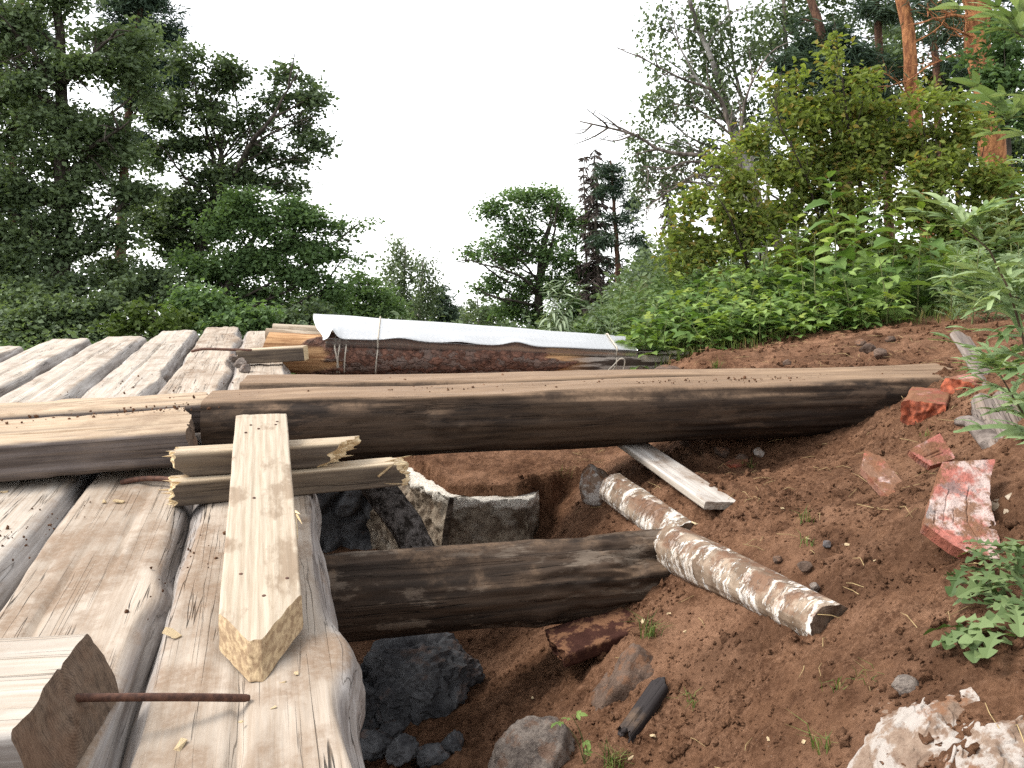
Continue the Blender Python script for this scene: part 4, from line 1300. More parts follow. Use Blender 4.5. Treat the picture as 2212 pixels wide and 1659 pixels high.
o = timber('birch_log', at(1325, 1050, 3.55) - V3(0, 0, 0.01), at(1478, 1158, 3.10) - V3(0, 0, 0.012), r0=0.068, r1=0.070, nL=70, nC=56, wob=0.06, rough=0.004, seed=113, mats=[M['birch_tan'], M['end']], c1=spikes(15, 0.01, 40.0))
tag(o, 'short tan birch piece lying beside the painted board', 'log')
o = timber('painted_board', at(1330, 935, 4.05), at(1560, 1082, 3.12) - V3(0, 0, 0.02), box=(0.150, 0.030), nL=90, nC=80, wob=0.03, rough=0.0015, bow=0.002, seed=115, rad=0.003, mats=[M['painted'], M['painted']], up=(0.15, -0.1, 1))
tag(o, 'white painted board strewn with earth, sticking out below the long beam', 'board')
o = timber('charred_stick', ground_at(1350, 1610) + V3(0, 0, 0.02), ground_at(1425, 1512) + V3(0, 0, 0.025), box=(0.062, 0.035), nL=50, nC=48, wob=0.25, rough=0.006, bow=0.004, seed=117, rad=0.01, mats=[M['charred'], M['charred']], c0=spikes(16, 0.03, 50.0), c1=spikes(17, 0.03, 50.0))
tag(o, 'blackened wood splinter lying on the lower earth slope', 'wood piece')

# ------------------------------------------------------------------ bricks and tiles
def brick(px, py, D, dims, yaw, tiltx, seed, mats, label, name='broken_brick', brk=0.02, dz=0.0):
    c = at(px, py, D) + V3(0, 0, dz)
    d = np.array([math.cos(yaw) * math.cos(tiltx), math.sin(yaw) * math.cos(tiltx), math.sin(tiltx)])
    o = timber(name, c - d * dims[0] / 2, c + d * dims[0] / 2, box=(dims[1], dims[2]), nL=30, nC=64, wob=0.06, rough=0.003, bow=0.0005, seed=seed, rad=0.005, mats=mats, c0=spikes(seed + 1, brk, 25.0), c1=spikes(seed + 2, brk * 0.4, 25.0), ncap=10, chipped=0.015)
    return tag(o, label, 'brick')
brick(2003, 878, 3.36, (0.27, 0.155, 0.095), math.radians(58), 0.06, 121, [M['brick'], M['brick_core']], 'earth topped brick with bright orange broken face at the buried beam end', brk=0.03)
brick(2090, 838, 3.40, (0.15, 0.13, 0.085), math.radians(30), 0.05, 125, [M['tile'], M['brick_core']], 'red half brick behind the orange faced brick')
brick(1285, 1372, 2.78, (0.30, 0.20, 0.05), math.radians(18), 0.18, 129, [M['shade_dark'], M['shade_dark']], 'red brick slab coloured dark for shade, jammed under the bearer log end', name='shade_dark_brick')
brick(1590, 1008, 3.86, (0.10, 0.07, 0.06), math.radians(40), 0.2, 133, [M['brick'], M['brick_core']], 'dark red brick fragment in earth behind the painted board')
brick(1385, 975, 3.98, (0.05, 0.04, 0.035), math.radians(10), 0.3, 135, [M['brick_core'], M['brick_core']], 'small orange brick crumb on the painted board')

def tile(name, label, left, right, D0, D1, th, mat, grooves, seed, nrow=70, ncol=56):
    """flat broken clay tile: left and right outlines (picture direction), D0 at the upper end and D1 at the lower"""
    yl = [p[1] for p in left]
    t = np.linspace(0, 1, nrow)
    yt, yb = min(p[1] for p in left + right), max(p[1] for p in left + right)
    def pt(px, py):
        return at(px, py, D0 + (D1 - D0) * (py - yt) / (yb - yt))
    l = smooth_lin([pt(*p) for p in left], nrow)
    r = smooth_lin([pt(*p) for p in right], nrow)
    w = np.linspace(0, 1, ncol)
    jit = lambda s: 0.006 * fbm(np.stack([t * 14, np.full(nrow, s * 1.0), np.zeros(nrow)], 1), 3, seed + s)
    ax = (r - l) / (np.linalg.norm(r - l, axis=1)[:, None])
    l = l + ax * jit(1)[:, None]
    r = r + ax * jit(2)[:, None]
    P = l[:, None] * (1 - w)[None, :, None] + r[:, None] * w[None, :, None]
    nrm = np.cross(r[nrow // 2] - l[nrow // 2], l[-1] - l[0])
    nrm /= np.linalg.norm(nrm)
    if nrm[2] < 0:
        nrm = -nrm
    Tt, Ww = np.meshgrid(t, w, indexing='ij')
    rel = np.zeros_like(Tt)
    for (kind, a, b0, b1, wd, dp) in grooves:
        if kind == 'v':
            rel -= dp * np.exp(-((Ww - a) / wd) ** 4) * ((Tt > b0) & (Tt < b1))
        else:
            rel -= dp * np.exp(-((Tt - a) / wd) ** 4) * ((Ww > b0) & (Ww < b1))
    rel += 0.0015 * fbm(np.stack([Tt.ravel() * 9, Ww.ravel() * 7, np.zeros(Tt.size) + seed], 1), 3, seed).reshape(Tt.shape)
    top = P + nrm * rel[..., None]
    bot = P - nrm * th
    o0 = P[nrow // 2, ncol // 2]
    V = np.concatenate([top.reshape(-1, 3), bot.reshape(-1, 3)]) - o0
    i = np.arange(nrow * ncol).reshape(nrow, ncol)
    j = i + nrow * ncol
    q = lambda a: np.stack([a[:-1, :-1], a[1:, :-1], a[1:, 1:], a[:-1, 1:]], -1).reshape(-1, 4)
    Q = [q(i), q(j)[:, ::-1]]
    qm = [np.zeros(len(Q[0])), np.ones(len(Q[1]))]
    for e, f in ((i[0], j[0]), (i[-1][::-1], j[-1][::-1]), (i[:, 0][::-1], j[:, 0][::-1]), (i[:, -1], j[:, -1])):
        # two steps down the broken edge
        Q.append(np.stack([e[:-1], e[1:], f[1:], f[:-1]], 1))
        qm.append(np.ones(len(e) - 1))
    me = mesh_np(name, V, np.concatenate(Q), mats=[mat, M['brick']], qm=np.concatenate(qm), smooth=False)
    o = link(name, me)
    o.location = Vector(o0)
    return tag(o, label, 'tile')
def smooth_lin(pts, n):
    pts = np.asarray(pts, float)
    d = np.concatenate([[0], np.cumsum(np.linalg.norm(np.diff(pts, axis=0), axis=1))])
    t = np.linspace(0, d[-1], n)
    return np.stack([np.interp(t, d, pts[:, k]) for k in range(3)], 1)
tile('clay_tile', 'big pale mortared red tile slab with moulded lines above the dandelion leaves',
     [(2036, 998), (2022, 1040), (2008, 1085), (1996, 1132), (2060, 1178), (2110, 1203)],
     [(2150, 992), (2140, 1030), (2138, 1075), (2150, 1130), (2160, 1170), (2166, 1208)], 2.29, 1.99, 0.034, M['tile_pale'],
     [('v', 0.62, 0.28, 1.0, 0.014, 0.004), ('v', 0.28, 0.30, 0.85, 0.012, 0.003), ('v', 0.42, 0.52, 0.98, 0.012, 0.003), ('h', 0.30, 0.62, 0.9, 0.012, 0.003), ('h', 0.52, 0.12, 0.42, 0.010, 0.003), ('h', 0.60, 0.12, 0.36, 0.010, 0.003),
      ('h', 0.70, 0.14, 0.36, 0.010, 0.003), ('h', 0.76, 0.2, 0.42, 0.010, 0.003), ('h', 0.84, 0.2, 0.42, 0.010, 0.003), ('v', 0.14, 0.52, 0.76, 0.010, 0.003)], 141)
tile('clay_tile', 'clean red tile fragment between the brick and the big mortared slab',
     [(1963, 972), (1985, 990), (2010, 1006)], [(2030, 936), (2048, 962), (2064, 990)], 2.78, 2.66, 0.022, M['tile'],
     [('h', 0.55, 0.15, 0.7, 0.03, 0.004), ('h', 0.68, 0.3, 0.75, 0.02, 0.003)], 145, 34, 50)
tile('clay_tile', 'soiled red tile fragment sunk in the slope below the long beam',
     [(1868, 972), (1860, 1010), (1900, 1055), (1940, 1092)], [(1900, 985), (1925, 1010), (1950, 1040), (1970, 1056)], 3.02, 2.66, 0.024, M['tile_dirty'],
     [('h', 0.6, 0.1, 0.8, 0.03, 0.003)], 149, 50, 40)

# old stump on the right
stump = empty('old_stump', at(2190, 1040, 2.45), 'silver grey weathered stump with a curved root beside the red tiles', 'stump')
for k, (pa, pb, bw, bh) in enumerate([((2140, 868, 2.80), (2262, 1150, 2.22), 0.13, 0.06), ((2165, 858, 2.86), (2290, 1060, 2.40), 0.10, 0.07), ((2120, 900, 2.72), (2185, 1010, 2.50), 0.06, 0.04)]):
    timber('trunk_slab', at(*pa), at(*pb), box=(bw, bh), nL=110, nC=72, wob=0.5, rough=0.012, bow=0.02, seed=160 + k, rad=0.018, mats=[M['grey_wood'], M['grey_wood']], c0=spikes(30 + k, 0.04, 20.0), c1=spikes(40 + k, 0.03, 20.0), parent=stump, noise_x=3.0, up=(-0.4, -0.5, 1), chipped=0.03)
limb('root', [at(2066, 912, 2.72), at(2095, 912, 2.68), at(2130, 945, 2.62), at(2165, 985, 2.58)], [0.012, 0.024, 0.032, 0.040], M['grey_wood'], 24, rough=0.14, sides=24, n=60, parent=stump)
o = timber('weathered_plank', at(2072, 722, 4.2), at(2180, 905, 2.95), box=(0.09, 0.03), nL=90, nC=48, wob=0.2, rough=0.004, bow=0.008, seed=151, rad=0.006, mats=[M['grey_wood'], M['end']], c0=spikes(18, 0.06, 40.0), up=(0.3, -0.4, 1))
tag(o, 'weathered grey plank half sunk in the bank above the stump', 'plank')
o = timber('weathered_plank', at(2160, 1085, 2.22), at(2230, 1130, 2.12), box=(0.085, 0.03), nL=30, nC=40, wob=0.2, rough=0.004, seed=153, rad=0.006, mats=[M['board'], M['end']], up=(-0.2, -0.8, 1))
tag(o, 'pale plank end stuck in earth between tile slab and stump', 'plank')

# ------------------------------------------------------------------ loose clods on the dug earth
def scatter_lumps(name, n, level, smin, smax, region, seed, mat):
    rs = np.random.default_rng(seed)
    Vb, T = ico(level)
    x = rs.uniform(region[0], region[1], n * 3)
    y = rs.uniform(region[2], region[3], n * 3)
    keep = (fbm(np.stack([x * 3.3, y * 3.3, 0 * x], 1), 3, 44) + rs.uniform(-0.3, 0.3, len(x))) > (0.08 if level == 2 else -0.05)
    keep &= x > -0.55 - 0.28 * (y - 2.7)
    x, y = x[keep][:n], y[keep][:n]
    n = len(x)
    z = ground_z(x, y)
    s = smin * (smax / smin) ** (rs.random(n) ** 3.4)
    sc = s[:, None] * rs.uniform(0.65, 1.2, (n, 3))
    nz_ = fbm(Vb * 1.7 + 3.1, 2, 9)
    D = np.stack([fbm(Vb * 1.6 + k * 7.7, 2, 9 + k) for k in range(12)])
    k = rs.integers(0, 12, n)
    R = 1 + 1.9 * D[k]
    a = rs.uniform(0, 6.28, n)
    P = Vb[None] * R[:, :, None] * sc[:, None, :]
    ca, sa = np.cos(a)[:, None], np.sin(a)[:, None]
    P = np.stack([P[..., 0] * ca - P[..., 1] * sa, P[..., 0] * sa + P[..., 1] * ca, P[..., 2]], -1)
    P += np.stack([x, y, z + s * 0.12], 1)[:, None, :]
    F = (T[None] + (np.arange(n) * len(Vb))[:, None, None]).reshape(-1, 3)
    o = link(name, mesh_np(name, P.reshape(-1, 3), tris=F, mats=[mat], attrs={'turf': np.zeros(n * len(Vb))}, smooth=(level > 1)))
    return tag(o, 'loose crumbly brown clods strewn over the dug earth', 'soil', kind='stuff')
scatter_lumps('soil_clods', 2600, 2, 0.005, 0.017, (-0.4, 3.0, 1.2, 4.2), 201, M['soil'])
scatter_lumps('soil_crumbs', 13000, 1, 0.0025, 0.008, (-0.2, 2.4, 1.2, 3.7), 202, M['soil'])
scatter_lumps('bank_clods', 1800, 1, 0.008, 0.03, (0.9, 5.0, 4.2, 6.8), 203, M['soil'])
# crumbs on the timber tops
def crumbs_on(name, pts, label):
    rs = np.random.default_rng(len(name))
    Vb, T = ico(1)
    n = len(pts)
    s = 0.002 * (4.0 ** rs.random(n) ** 2)
    P = Vb[None] * (s[:, None] * rs.uniform(0.6, 1.3, (n, 3)))[:, None, :] * (1 + 0.4 * rs.normal(size=(n, len(Vb), 1)) * 0.6) + np.asarray(pts)[:, None, :]
    F = (T[None] + (np.arange(n) * len(Vb))[:, None, None]).reshape(-1, 3)
    o = link(name, mesh_np(name, P.reshape(-1, 3), tris=F, mats=[M['soil']], attrs={'turf': np.zeros(n * len(Vb))}))
    tag(o, label, 'soil', kind='stuff')
pts = []
rs_ = np.random.default_rng(5)
for cx, cy, cz, sx_, sy_, k, ux in [(-1.35, 3.35, 0.187, 0.25, 0.10, 60, 0.28), (-1.9, 3.2, 0.17, 0.3, 0.12, 40, 0.28), (-0.4, 3.66, 0.210, 0.7, 0.05, 90, 0.17), (0.9, 3.86, 0.218, 0.8, 0.05, 130, 0.17), (-0.2, 3.95, 0.216, 0.9, 0.06, 90, 0.14),
                                   (-1.75, 4.6, 0.004, 0.2, 0.5, 50, 0), (-1.45, 2.3, 0.003, 0.12, 0.35, 50, 0), (-0.85, 2.2, 0.003, 0.1, 0.35, 30, 0), (-2.3, 5.0, 0.004, 0.2, 0.8, 40, 0), (-1.95, 3.9, 0.004, 0.15, 0.2, 40, 0)]:
    dx, dy = rs_.normal(size=k) * sx_ * 0.6, rs_.normal(size=k) * sy_ * 0.6
    pts += [(cx + a, cy + b + a * ux, cz) for a, b in zip(dx, dy)]
crumbs_on('timber_crumbs', pts, 'crumbs of brown earth sprinkled over beams and deck logs')

# fresh wood chips
chip_me = []
for k in range(4):
    rs = np.random.default_rng(300 + k)
    base = np.array([[-1, -0.6, 0], [1, -0.45, 0], [1.1, 0.5, 0], [-0.8, 0.6, 0], [-0.8, -0.5, 0.35], [0.9, -0.35, 0.2], [0.9, 0.3, 0.25], [-0.7, 0.45, 0.4]]) + rs.normal(size=(8, 3)) * 0.15
    F = np.array([[3, 2, 1, 0], [4, 5, 6, 7], [0, 1, 5, 4], [1, 2, 6, 5], [2, 3, 7, 6], [3, 0, 4, 7]])
    chip_me.append(mesh_np('wood_chip', base, F, mats=[M['fresh']], smooth=False))
deck_chips = [(257, 1083, .017), (225, 1083, .010), (10, 1063, .013), (375, 1370, .020), (388, 1610, .013), (610, 1475, .006), (640, 1455, .006), (590, 1530, .006), (520, 1560, .005)]
soil_chips = [(1390, 1345, .012), (1425, 1503, .013), (1408, 1600, .010), (1320, 1475, .008), (1830, 1180, .007), (1690, 1100, .008), (1540, 1085, .007), (1745, 1170, .007), (1480, 1370, .008), (1290, 1680, .01), (1660, 1605, .006), (1890, 1215, .006), (1500, 1135, .012), (1735, 1610, .006), (1445, 1330, .007), (1150, 1510, .007), (1365, 1640, .012)]
for k, (px, py, s) in enumerate(deck_chips + soil_chips):
    dk = k < len(deck_chips)
    q = atz(px, py, 0.003) if dk else ground_at(px, py) + V3(0, 0, 0.004)
    o = link('wood_chip', chip_me[k % 4])
    o.location = Vector(q)
    o.scale = (s, s, s)
    o.rotation_euler = (0.2 * math.sin(k * 3.1), 0.25 * math.cos(k * 2.3), k * 1.9)
    tag(o, 'small fresh pale wood chip lying on a deck log' if dk else 'small fresh pale wood chip lying on the brown earth', 'wood chip', 'fresh wood chips on the deck' if dk else 'fresh wood chips on the earth')

# ------------------------------------------------------------------ leaves
LEAF_T = np.array([0, 0.35, 0.72, 1.0])
def leaf_geo(pos, ax, nr, ln, wd, fold=0.25):
    """many six-cornered leaves folded along the midrib -> V, quads"""
    n = len(pos)
    ax = ax / (np.linalg.norm(ax, axis=1)[:, None] + 1e-9)
    sd = np.cross(nr, ax)
    sd /= np.linalg.norm(sd, axis=1)[:, None] + 1e-9
    up = np.cross(ax, sd)
    L, W = ln[:, None], wd[:, None]
    b = pos
    tip = pos + ax * L - up * L * 0.12
    l1 = pos + ax * L * 0.32 + sd * W * 0.48 + up * W * fold
    l2 = pos + ax * L * 0.70 + sd * W * 0.36 + up * W * fold * 0.5
    r1 = pos + ax * L * 0.32 - sd * W * 0.48 + up * W * fold
    r2 = pos + ax * L * 0.70 - sd * W * 0.36 + up * W * fold * 0.5
    V = np.stack([b, l1, l2, tip, r2, r1], 1).reshape(-1, 3)
    i = (np.arange(n) * 6)[:, None]
    Q = np.concatenate([i + np.array([[0, 1, 2, 3]]), i + np.array([[0, 3, 4, 5]])], 1).reshape(-1, 4)
    return V, Q

M['oak_leaf'] = leaf_mat('oak_leaves', (0.066, 0.095, 0.052), (0.185, 0.245, 0.125), 0.36, 0.35)
M['oak_leaf_b'] = leaf_mat('oak_leaves_bright', (0.066, 0.118, 0.046), (0.190, 0.285, 0.115), 0.40, 0.35)
M['oak_leaf_c'] = leaf_mat('young_oak_leaves', (0.060, 0.095, 0.022), (0.15, 0.20, 0.055), 0.30, 0.35)
M['birch_leaf'] = leaf_mat('birch_leaves', (0.07, 0.10, 0.055), (0.19, 0.24, 0.135), 0.42, 0.4)
M['pine_leaf'] = leaf_mat('pine_needles', (0.034, 0.060, 0.042), (0.105, 0.150, 0.096), 0.18, 0.35)
M['dead_leaf'] = leaf_mat('dead_spruce_twigs', (0.045, 0.034, 0.030), (0.12, 0.092, 0.080), 0.05, 0.2)
M['shrub_leaf'] = leaf_mat('olive_shrub_leaves', (0.098, 0.142, 0.034), (0.275, 0.325, 0.088), 0.50, 0.3, odd=(0.30, 0.235, 0.065))
M['weed_leaf'] = leaf_mat('nettle_green_leaves', (0.10, 0.175, 0.045), (0.24, 0.34, 0.095), 0.35, 0.35, single=True)
M['silver_leaf'] = leaf_mat('mugwort_leaves', (0.105, 0.165, 0.070), (0.24, 0.31, 0.16), 0.28, 0.3, single=True)
M['bright_leaf'] = leaf_mat('young_yellow_green_leaves', (0.14, 0.20, 0.035), (0.30, 0.36, 0.08), 0.42, 0.3, single=True)
M['cover_leaf'] = leaf_mat('ground_cover_leaves', (0.050, 0.088, 0.028), (0.14, 0.20, 0.065), 0.30, 0.3)
M['grass'] = leaf_mat('grass_blades', (0.06, 0.10, 0.022), (0.18, 0.23, 0.065), 0.35, 0.3, odd=(0.34, 0.26, 0.12))
M['stem'] = plain_mat('green_stem', (0.17, 0.20, 0.07), (0.10, 0.10, 0.04))
M['stem_brown'] = plain_mat('brown_stem', (0.12, 0.085, 0.05), (0.06, 0.04, 0.025))
M['oak_bark'] = bark_mat('oak_bark', (0.085, 0.070, 0.058), (0.028, 0.022, 0.018))
M['grey_bark'] = bark_mat('grey_dead_bark', (0.20, 0.165, 0.14), (0.06, 0.048, 0.04))
M['pine_bark'] = bark_mat('orange_pine_bark', (0.46, 0.205, 0.090), (0.17, 0.068, 0.034), 14.0, 3.0, 0.02)
M['pine_bark_dark'] = bark_mat('brown_pine_bark', (0.16, 0.085, 0.055), (0.06, 0.035, 0.026), 14.0, 3.0, 0.02)
M['birch_trunk'] = bark_mat('white_birch_trunk', (0.44, 0.41, 0.38), (0.10, 0.085, 0.075), 6.0, 0.7, 0.01)
M['shrub_bark'] = bark_mat('shrub_bark', (0.075, 0.058, 0.046), (0.03, 0.022, 0.018))

def leaf_quads(pos, ax, nr, ln, wd, fold=0.2):
    """many small folded diamond leaves for distant crowns"""
    n = len(pos)
    ax = ax / (np.linalg.norm(ax, axis=1)[:, None] + 1e-9)
    sd = np.cross(nr, ax)
    sd /= np.linalg.norm(sd, axis=1)[:, None] + 1e-9
    up = np.cross(ax, sd)
    L, W = ln[:, None], wd[:, None]
    V = np.stack([pos, pos + ax * L * 0.45 + sd * W * 0.55 + up * W * fold, pos + ax * L, pos + ax * L * 0.45 - sd * W * 0.55 + up * W * fold], 1).reshape(-1, 3)
    return V, np.arange(n * 4).reshape(n, 4)

def grow(P, n, jit, rs):
    """wobbly polyline through P"""
    Q = smooth_path(P, n)
    j = rs.normal(size=Q.shape) * jit
    j[0] = 0
    j = (j + np.roll(j, 1, 0) + np.roll(j, -1, 0)) / 3
    j[0] = 0
    return Q + j

def tree(name, label, cat, D, trunk, r0, lobes, leaf, bark, lsize=(0.10, 0.06), dens=1.0, cl_r=0.33, per=34, group=None, seed=1, limbs=(), flat=0.55, droop=0.0, depth=0.8, lean=0.0, twig=True, base=None, crown_name='crown', shell=0.42, rtop=0.3, upb=1.15, boost=None):
    """tree or shrub: trunk path and crown lobes given as directions at distance D; every lobe gets its own depth"""
    near = D < 12
    dens = dens * (boost or (5.5 if near else 3.3))
    rs = np.random.default_rng(seed)
    tp = [at(px, py, D + 0 * k) for k, (px, py) in enumerate(trunk)]
    b = tp[0].copy()
    b[2] = gz(b[0], b[1]) - 0.15
    root = empty(name, b, label, cat, group)
    T = grow([b] + tp if tp[0][2] > b[2] + 0.2 else [b] + tp[1:], 24, r0 * 0.25, rs)
    paths = [(T, np.linspace(r0, r0 * rtop, 24))]
    for lm in limbs:
        pl = [at(px, py, D + dd) for (px, py, dd) in lm[0]]
        G = grow(pl, 16, lm[1] * 0.6, rs)
        paths.append((G, np.linspace(lm[1], lm[1] * 0.2, 16)))
        for t in range(lm[2]):
            k = rs.integers(3, 15)
            e = G[k] + (G[k] - G[k - 2]) * rs.uniform(0.6, 1.8) + rs.normal(size=3) * np.array([0.28, 0.28, 0.34]) * lm[3]
            paths.append((grow([G[k], (G[k] + e) / 2 + rs.normal(size=3) * 0.06 * lm[3], e], 7, 0.02, rs), np.linspace(lm[1] * 0.35, lm[1] * 0.07, 7)))
            e2 = G[k] * 0.4 + e * 0.6
            e3 = e2 + rs.normal(size=3) * 0.22 * lm[3]
            paths.append((grow([e2, e3], 4, 0.02, rs), np.linspace(lm[1] * 0.18, lm[1] * 0.05, 4)))
    pos, ax, nr, vr = [], [], [], []
    mpp = D / FOC
    for li, lb in enumerate(lobes):
        px, py, rx, ry = lb[:4]
        dn = lb[4] if len(lb) > 4 else 1.0
        R = np.array([rx * mpp, (rx + ry) / 2 * mpp * depth, ry * mpp])
        c = at(px, py, D) + np.array([0, rs.uniform(-1, 1) * R[1] * 0.8 * min(1.0, depth + 0.2), 0])
        # limb from the trunk to the lobe
        dz = T[:, 2] - (c[2] - 0.6 * np.linalg.norm(T[:, :2] - c[:2], axis=1))
        k = int(np.clip(np.argmin(np.abs(dz) + 0.2 * np.linalg.norm(T - c, axis=1)), 1, 22))
        s0 = T[k]
        mid = s0 * 0.5 + c * 0.5 + np.array([0, 0, 0.12 * np.linalg.norm(c - s0)]) * (-1 if droop < 0 else 0.4) + rs.normal(size=3) * 0.08 * np.linalg.norm(c - s0)
        G = grow([s0, mid, c], 10, 0.03 * np.linalg.norm(c - s0) * 0.4, rs)
        rl = min(r0 * 0.42, 0.30 * r0 * (1 - k / 30) + 0.012 * R[0])
        paths.append((G, np.linspace(rl, rl * 0.3, 10)))
        area = R[0] * R[2]
        ncl = max(3, int(dens * dn * area / (cl_r ** 2) * 3.1 * (0.6 if len(lb) > 4 and dn < 0.5 else 1)))
        ns = int(np.clip(3 + area * 1.6, 4, 9)) if not near else 6
        sd_ = rs.normal(size=(ns, 3))
        sd_ /= np.linalg.norm(sd_, axis=1)[:, None]
        subc = c + sd_ * R * rs.uniform(0.30, 0.88, (ns, 1))
        subr = R * rs.uniform(0.30, 0.52, (ns, 1)) * np.array([1.15, 1.15, 0.78])
        pick = rs.integers(0, ns, ncl)
        d = rs.normal(size=(ncl, 3))
        d /= np.linalg.norm(d, axis=1)[:, None]
        rad = rs.random(ncl) ** shell
        cc = subc[pick] + d * rad[:, None] * subr[pick] * (1 + 0.22 * rs.normal(size=(ncl, 1)))
        loose = rs.random(ncl) < 0.18
        cc[loose] = (c + d * rad[:, None] * R)[loose]
        if twig:
            for q in cc[:max(4, min(26, ncl // 4))]:
                g = G[rs.integers(5, 10)]
                m2 = (g + q) / 2 + rs.normal(size=3) * 0.10 * np.linalg.norm(q - g)
                paths.append((np.array([g, m2, q]), np.array([rl * 0.28, rl * 0.2, rl * 0.06])))
        nl = (per * rs.uniform(0.5, 1.5, ncl)).astype(int)
        idx = np.repeat(np.arange(ncl), nl)
        m = len(idx)
        sh = np.array([cl_r, cl_r, cl_r * flat])
        g = rs.normal(size=(m, 3)) * sh * 0.62
        if droop > 0:
            g[:, 2] -= np.abs(rs.normal(size=m)) * droop
            g[:, :2] *= 0.7
        pos.append(cc[idx] + g)
        a = rs.normal(size=(m, 3)) + (cc[idx] - c) * 0.5
        a[:, 2] = a[:, 2] * 0.5 - (0.9 if droop > 0 else 0.15)
        ax.append(a)
        q = rs.normal(size=(m, 3)) * 0.75
        q[:, 2] += upb
        nr.append(q)
        cv = np.clip(0.55 * rs.random(ns)[pick] + 0.45 * rs.random(ncl), 0, 1)
        vr.append(np.clip(0.62 * cv[idx] + 0.38 * rs.random(m), 0, 1))
    Vt, Qt = tubes(paths, 7)
    link('trunk', mesh_np('trunk', Vt - b, Qt, mats=[bark]), root)
    if pos:
        pos, ax, nr, vr = map(np.concatenate, (pos, ax, nr, vr))
        m = len(pos)
        s = rs.uniform(0.65, 1.25, m)
        k = 1.0 if near else 1.3
        V, Q = (leaf_geo if near else leaf_quads)(pos - b, ax, nr, lsize[0] * s * k, lsize[1] * s * k)
        link(crown_name, mesh_np(crown_name, V, Q, mats=[leaf], fattrs={'v': np.repeat(vr, 2 if near else 1)}, smooth=False), root)
    TRI[0] += (0 if not len(pos) else len(pos) * 4) + len(Qt) * 2
    return root
TRI = [0]

NEEDLE = dict(lsize=(0.26, 0.035), cl_r=0.30, per=46, flat=0.5, shell=0.5)
FL = 'trees at the forest edge behind the deck'
tree('oak_tree', 'tall dense dark oak with spreading dark limbs, behind the pale deck log ends', 'tree', 24, [(120, 720), (138, 420), (132, 200), (118, -80)], 0.30,
     [(20, 30, 110, 80), (150, 0, 100, 80), (262, 60, 75, 60), (60, 150, 110, 75), (200, 150, 95, 70), (300, 190, 55, 50, .7), (20, 270, 100, 75), (135, 290, 100, 75), (255, 310, 80, 65), (50, 390, 110, 75), (180, 410, 110, 75), (290, 430, 60, 60, .8),
      (10, 510, 90, 75), (110, 520, 100, 75), (225, 530, 90, 70), (40, 630, 110, 80), (160, 640, 110, 80), (270, 640, 70, 60), (90, 710, 110, 60), (230, 710, 90, 50), (-60, 400, 80, 300, .35)],
     M['oak_leaf'], M['oak_bark'], (0.12, 0.075), dens=0.85, cl_r=0.36, per=34, group=FL, seed=401,
     limbs=[([(132, 200, 0), (80, 130, -.6), (30, 60, -1)], 0.10, 5, 1.5), ([(134, 190, 0), (180, 140, -.8), (250, 70, -1.2)], 0.10, 5, 1.5), ([(137, 330, 0), (210, 310, -1), (280, 260, -1.6)], 0.09, 5, 1.5), ([(136, 240, 0), (70, 200, -1), (0, 190, -1)], 0.08, 5, 1.4)])
tree('pine_tree', 'tall pine with reddish trunk showing through the oak leaves', 'tree', 31, [(252, 720), (262, 480), (272, 300), (300, 60), (310, -80)], 0.24,
     [(300, 20, 70, 60), (340, 70, 45, 40), (350, 140, 50, 40), (290, 130, 60, 45), (330, 220, 55, 40), (260, 230, 50, 35, .7), (290, 320, 60, 40, .8), (225, 360, 50, 35, .6), (310, 420, 55, 35, .7), (260, 0, 60, 50)],
     M['pine_leaf'], M['pine_bark_dark'], dens=0.8, group=FL, seed=402, **NEEDLE)
tree('pine_tree', 'slim pine half hidden at the oak crown, its top cut by sky gaps', 'tree', 33, [(20, 720), (30, 300), (50, -60)], 0.22,
     [(30, 40, 60, 60), (70, 90, 50, 45), (10, 150, 60, 50), (60, 240, 60, 50, .8), (20, 420, 70, 80, .8), (60, 560, 80, 80, .8)], M['pine_leaf'], M['pine_bark_dark'], dens=0.8, group=FL, seed=403, **NEEDLE)
tree('oak_tree', 'open crowned oak reaching into the sky with forked dark trunk', 'tree', 27, [(400, 720), (425, 560), (462, 430), (480, 330)], 0.27,
     [(405, 140, 45, 40, .9), (460, 165, 55, 45), (505, 150, 40, 30, .8), (425, 220, 60, 45, .8), (360, 240, 45, 60), (495, 265, 50, 45), (400, 320, 70, 55), (610, 165, 40, 28, .9), (655, 200, 45, 32), (690, 235, 35, 30, .9), (600, 225, 40, 28), (545, 255, 40, 32, .8),
      (640, 280, 50, 32), (690, 315, 36, 34), (560, 320, 50, 35), (620, 345, 45, 28), (520, 370, 50, 40), (590, 395, 55, 28), (460, 400, 50, 45), (640, 405, 26, 18, .8), (385, 420, 60, 60), (330, 340, 40, 50, .8), (330, 500, 60, 60), (430, 480, 70, 55), (520, 440, 50, 36), (365, 480, 60, 60), (400, 540, 60, 50)],
     M['oak_leaf'], M['oak_bark'], (0.12, 0.075), dens=0.80, cl_r=0.33, per=30, group=FL, seed=404,
     limbs=[([(462, 430, 0), (505, 370, -.5), (560, 290, -1), (600, 230, -1), (625, 175, -1)], 0.11, 9, 1.0), ([(470, 420, 0), (460, 330, .3), (430, 240, .5), (420, 160, .6)], 0.09, 7, 1.0), ([(540, 320, -.8), (600, 280, -.9), (680, 250, -1)], 0.05, 6, 0.9),
            ([(470, 430, 0), (540, 420, -.6), (620, 385, -.6)], 0.06, 5, 0.9), ([(455, 440, 0), (400, 380, -.4), (350, 320, -.6)], 0.07, 5, 1.0), ([(590, 345, -.8), (640, 345, -.8), (665, 350, -.8)], 0.025, 5, 0.8)])
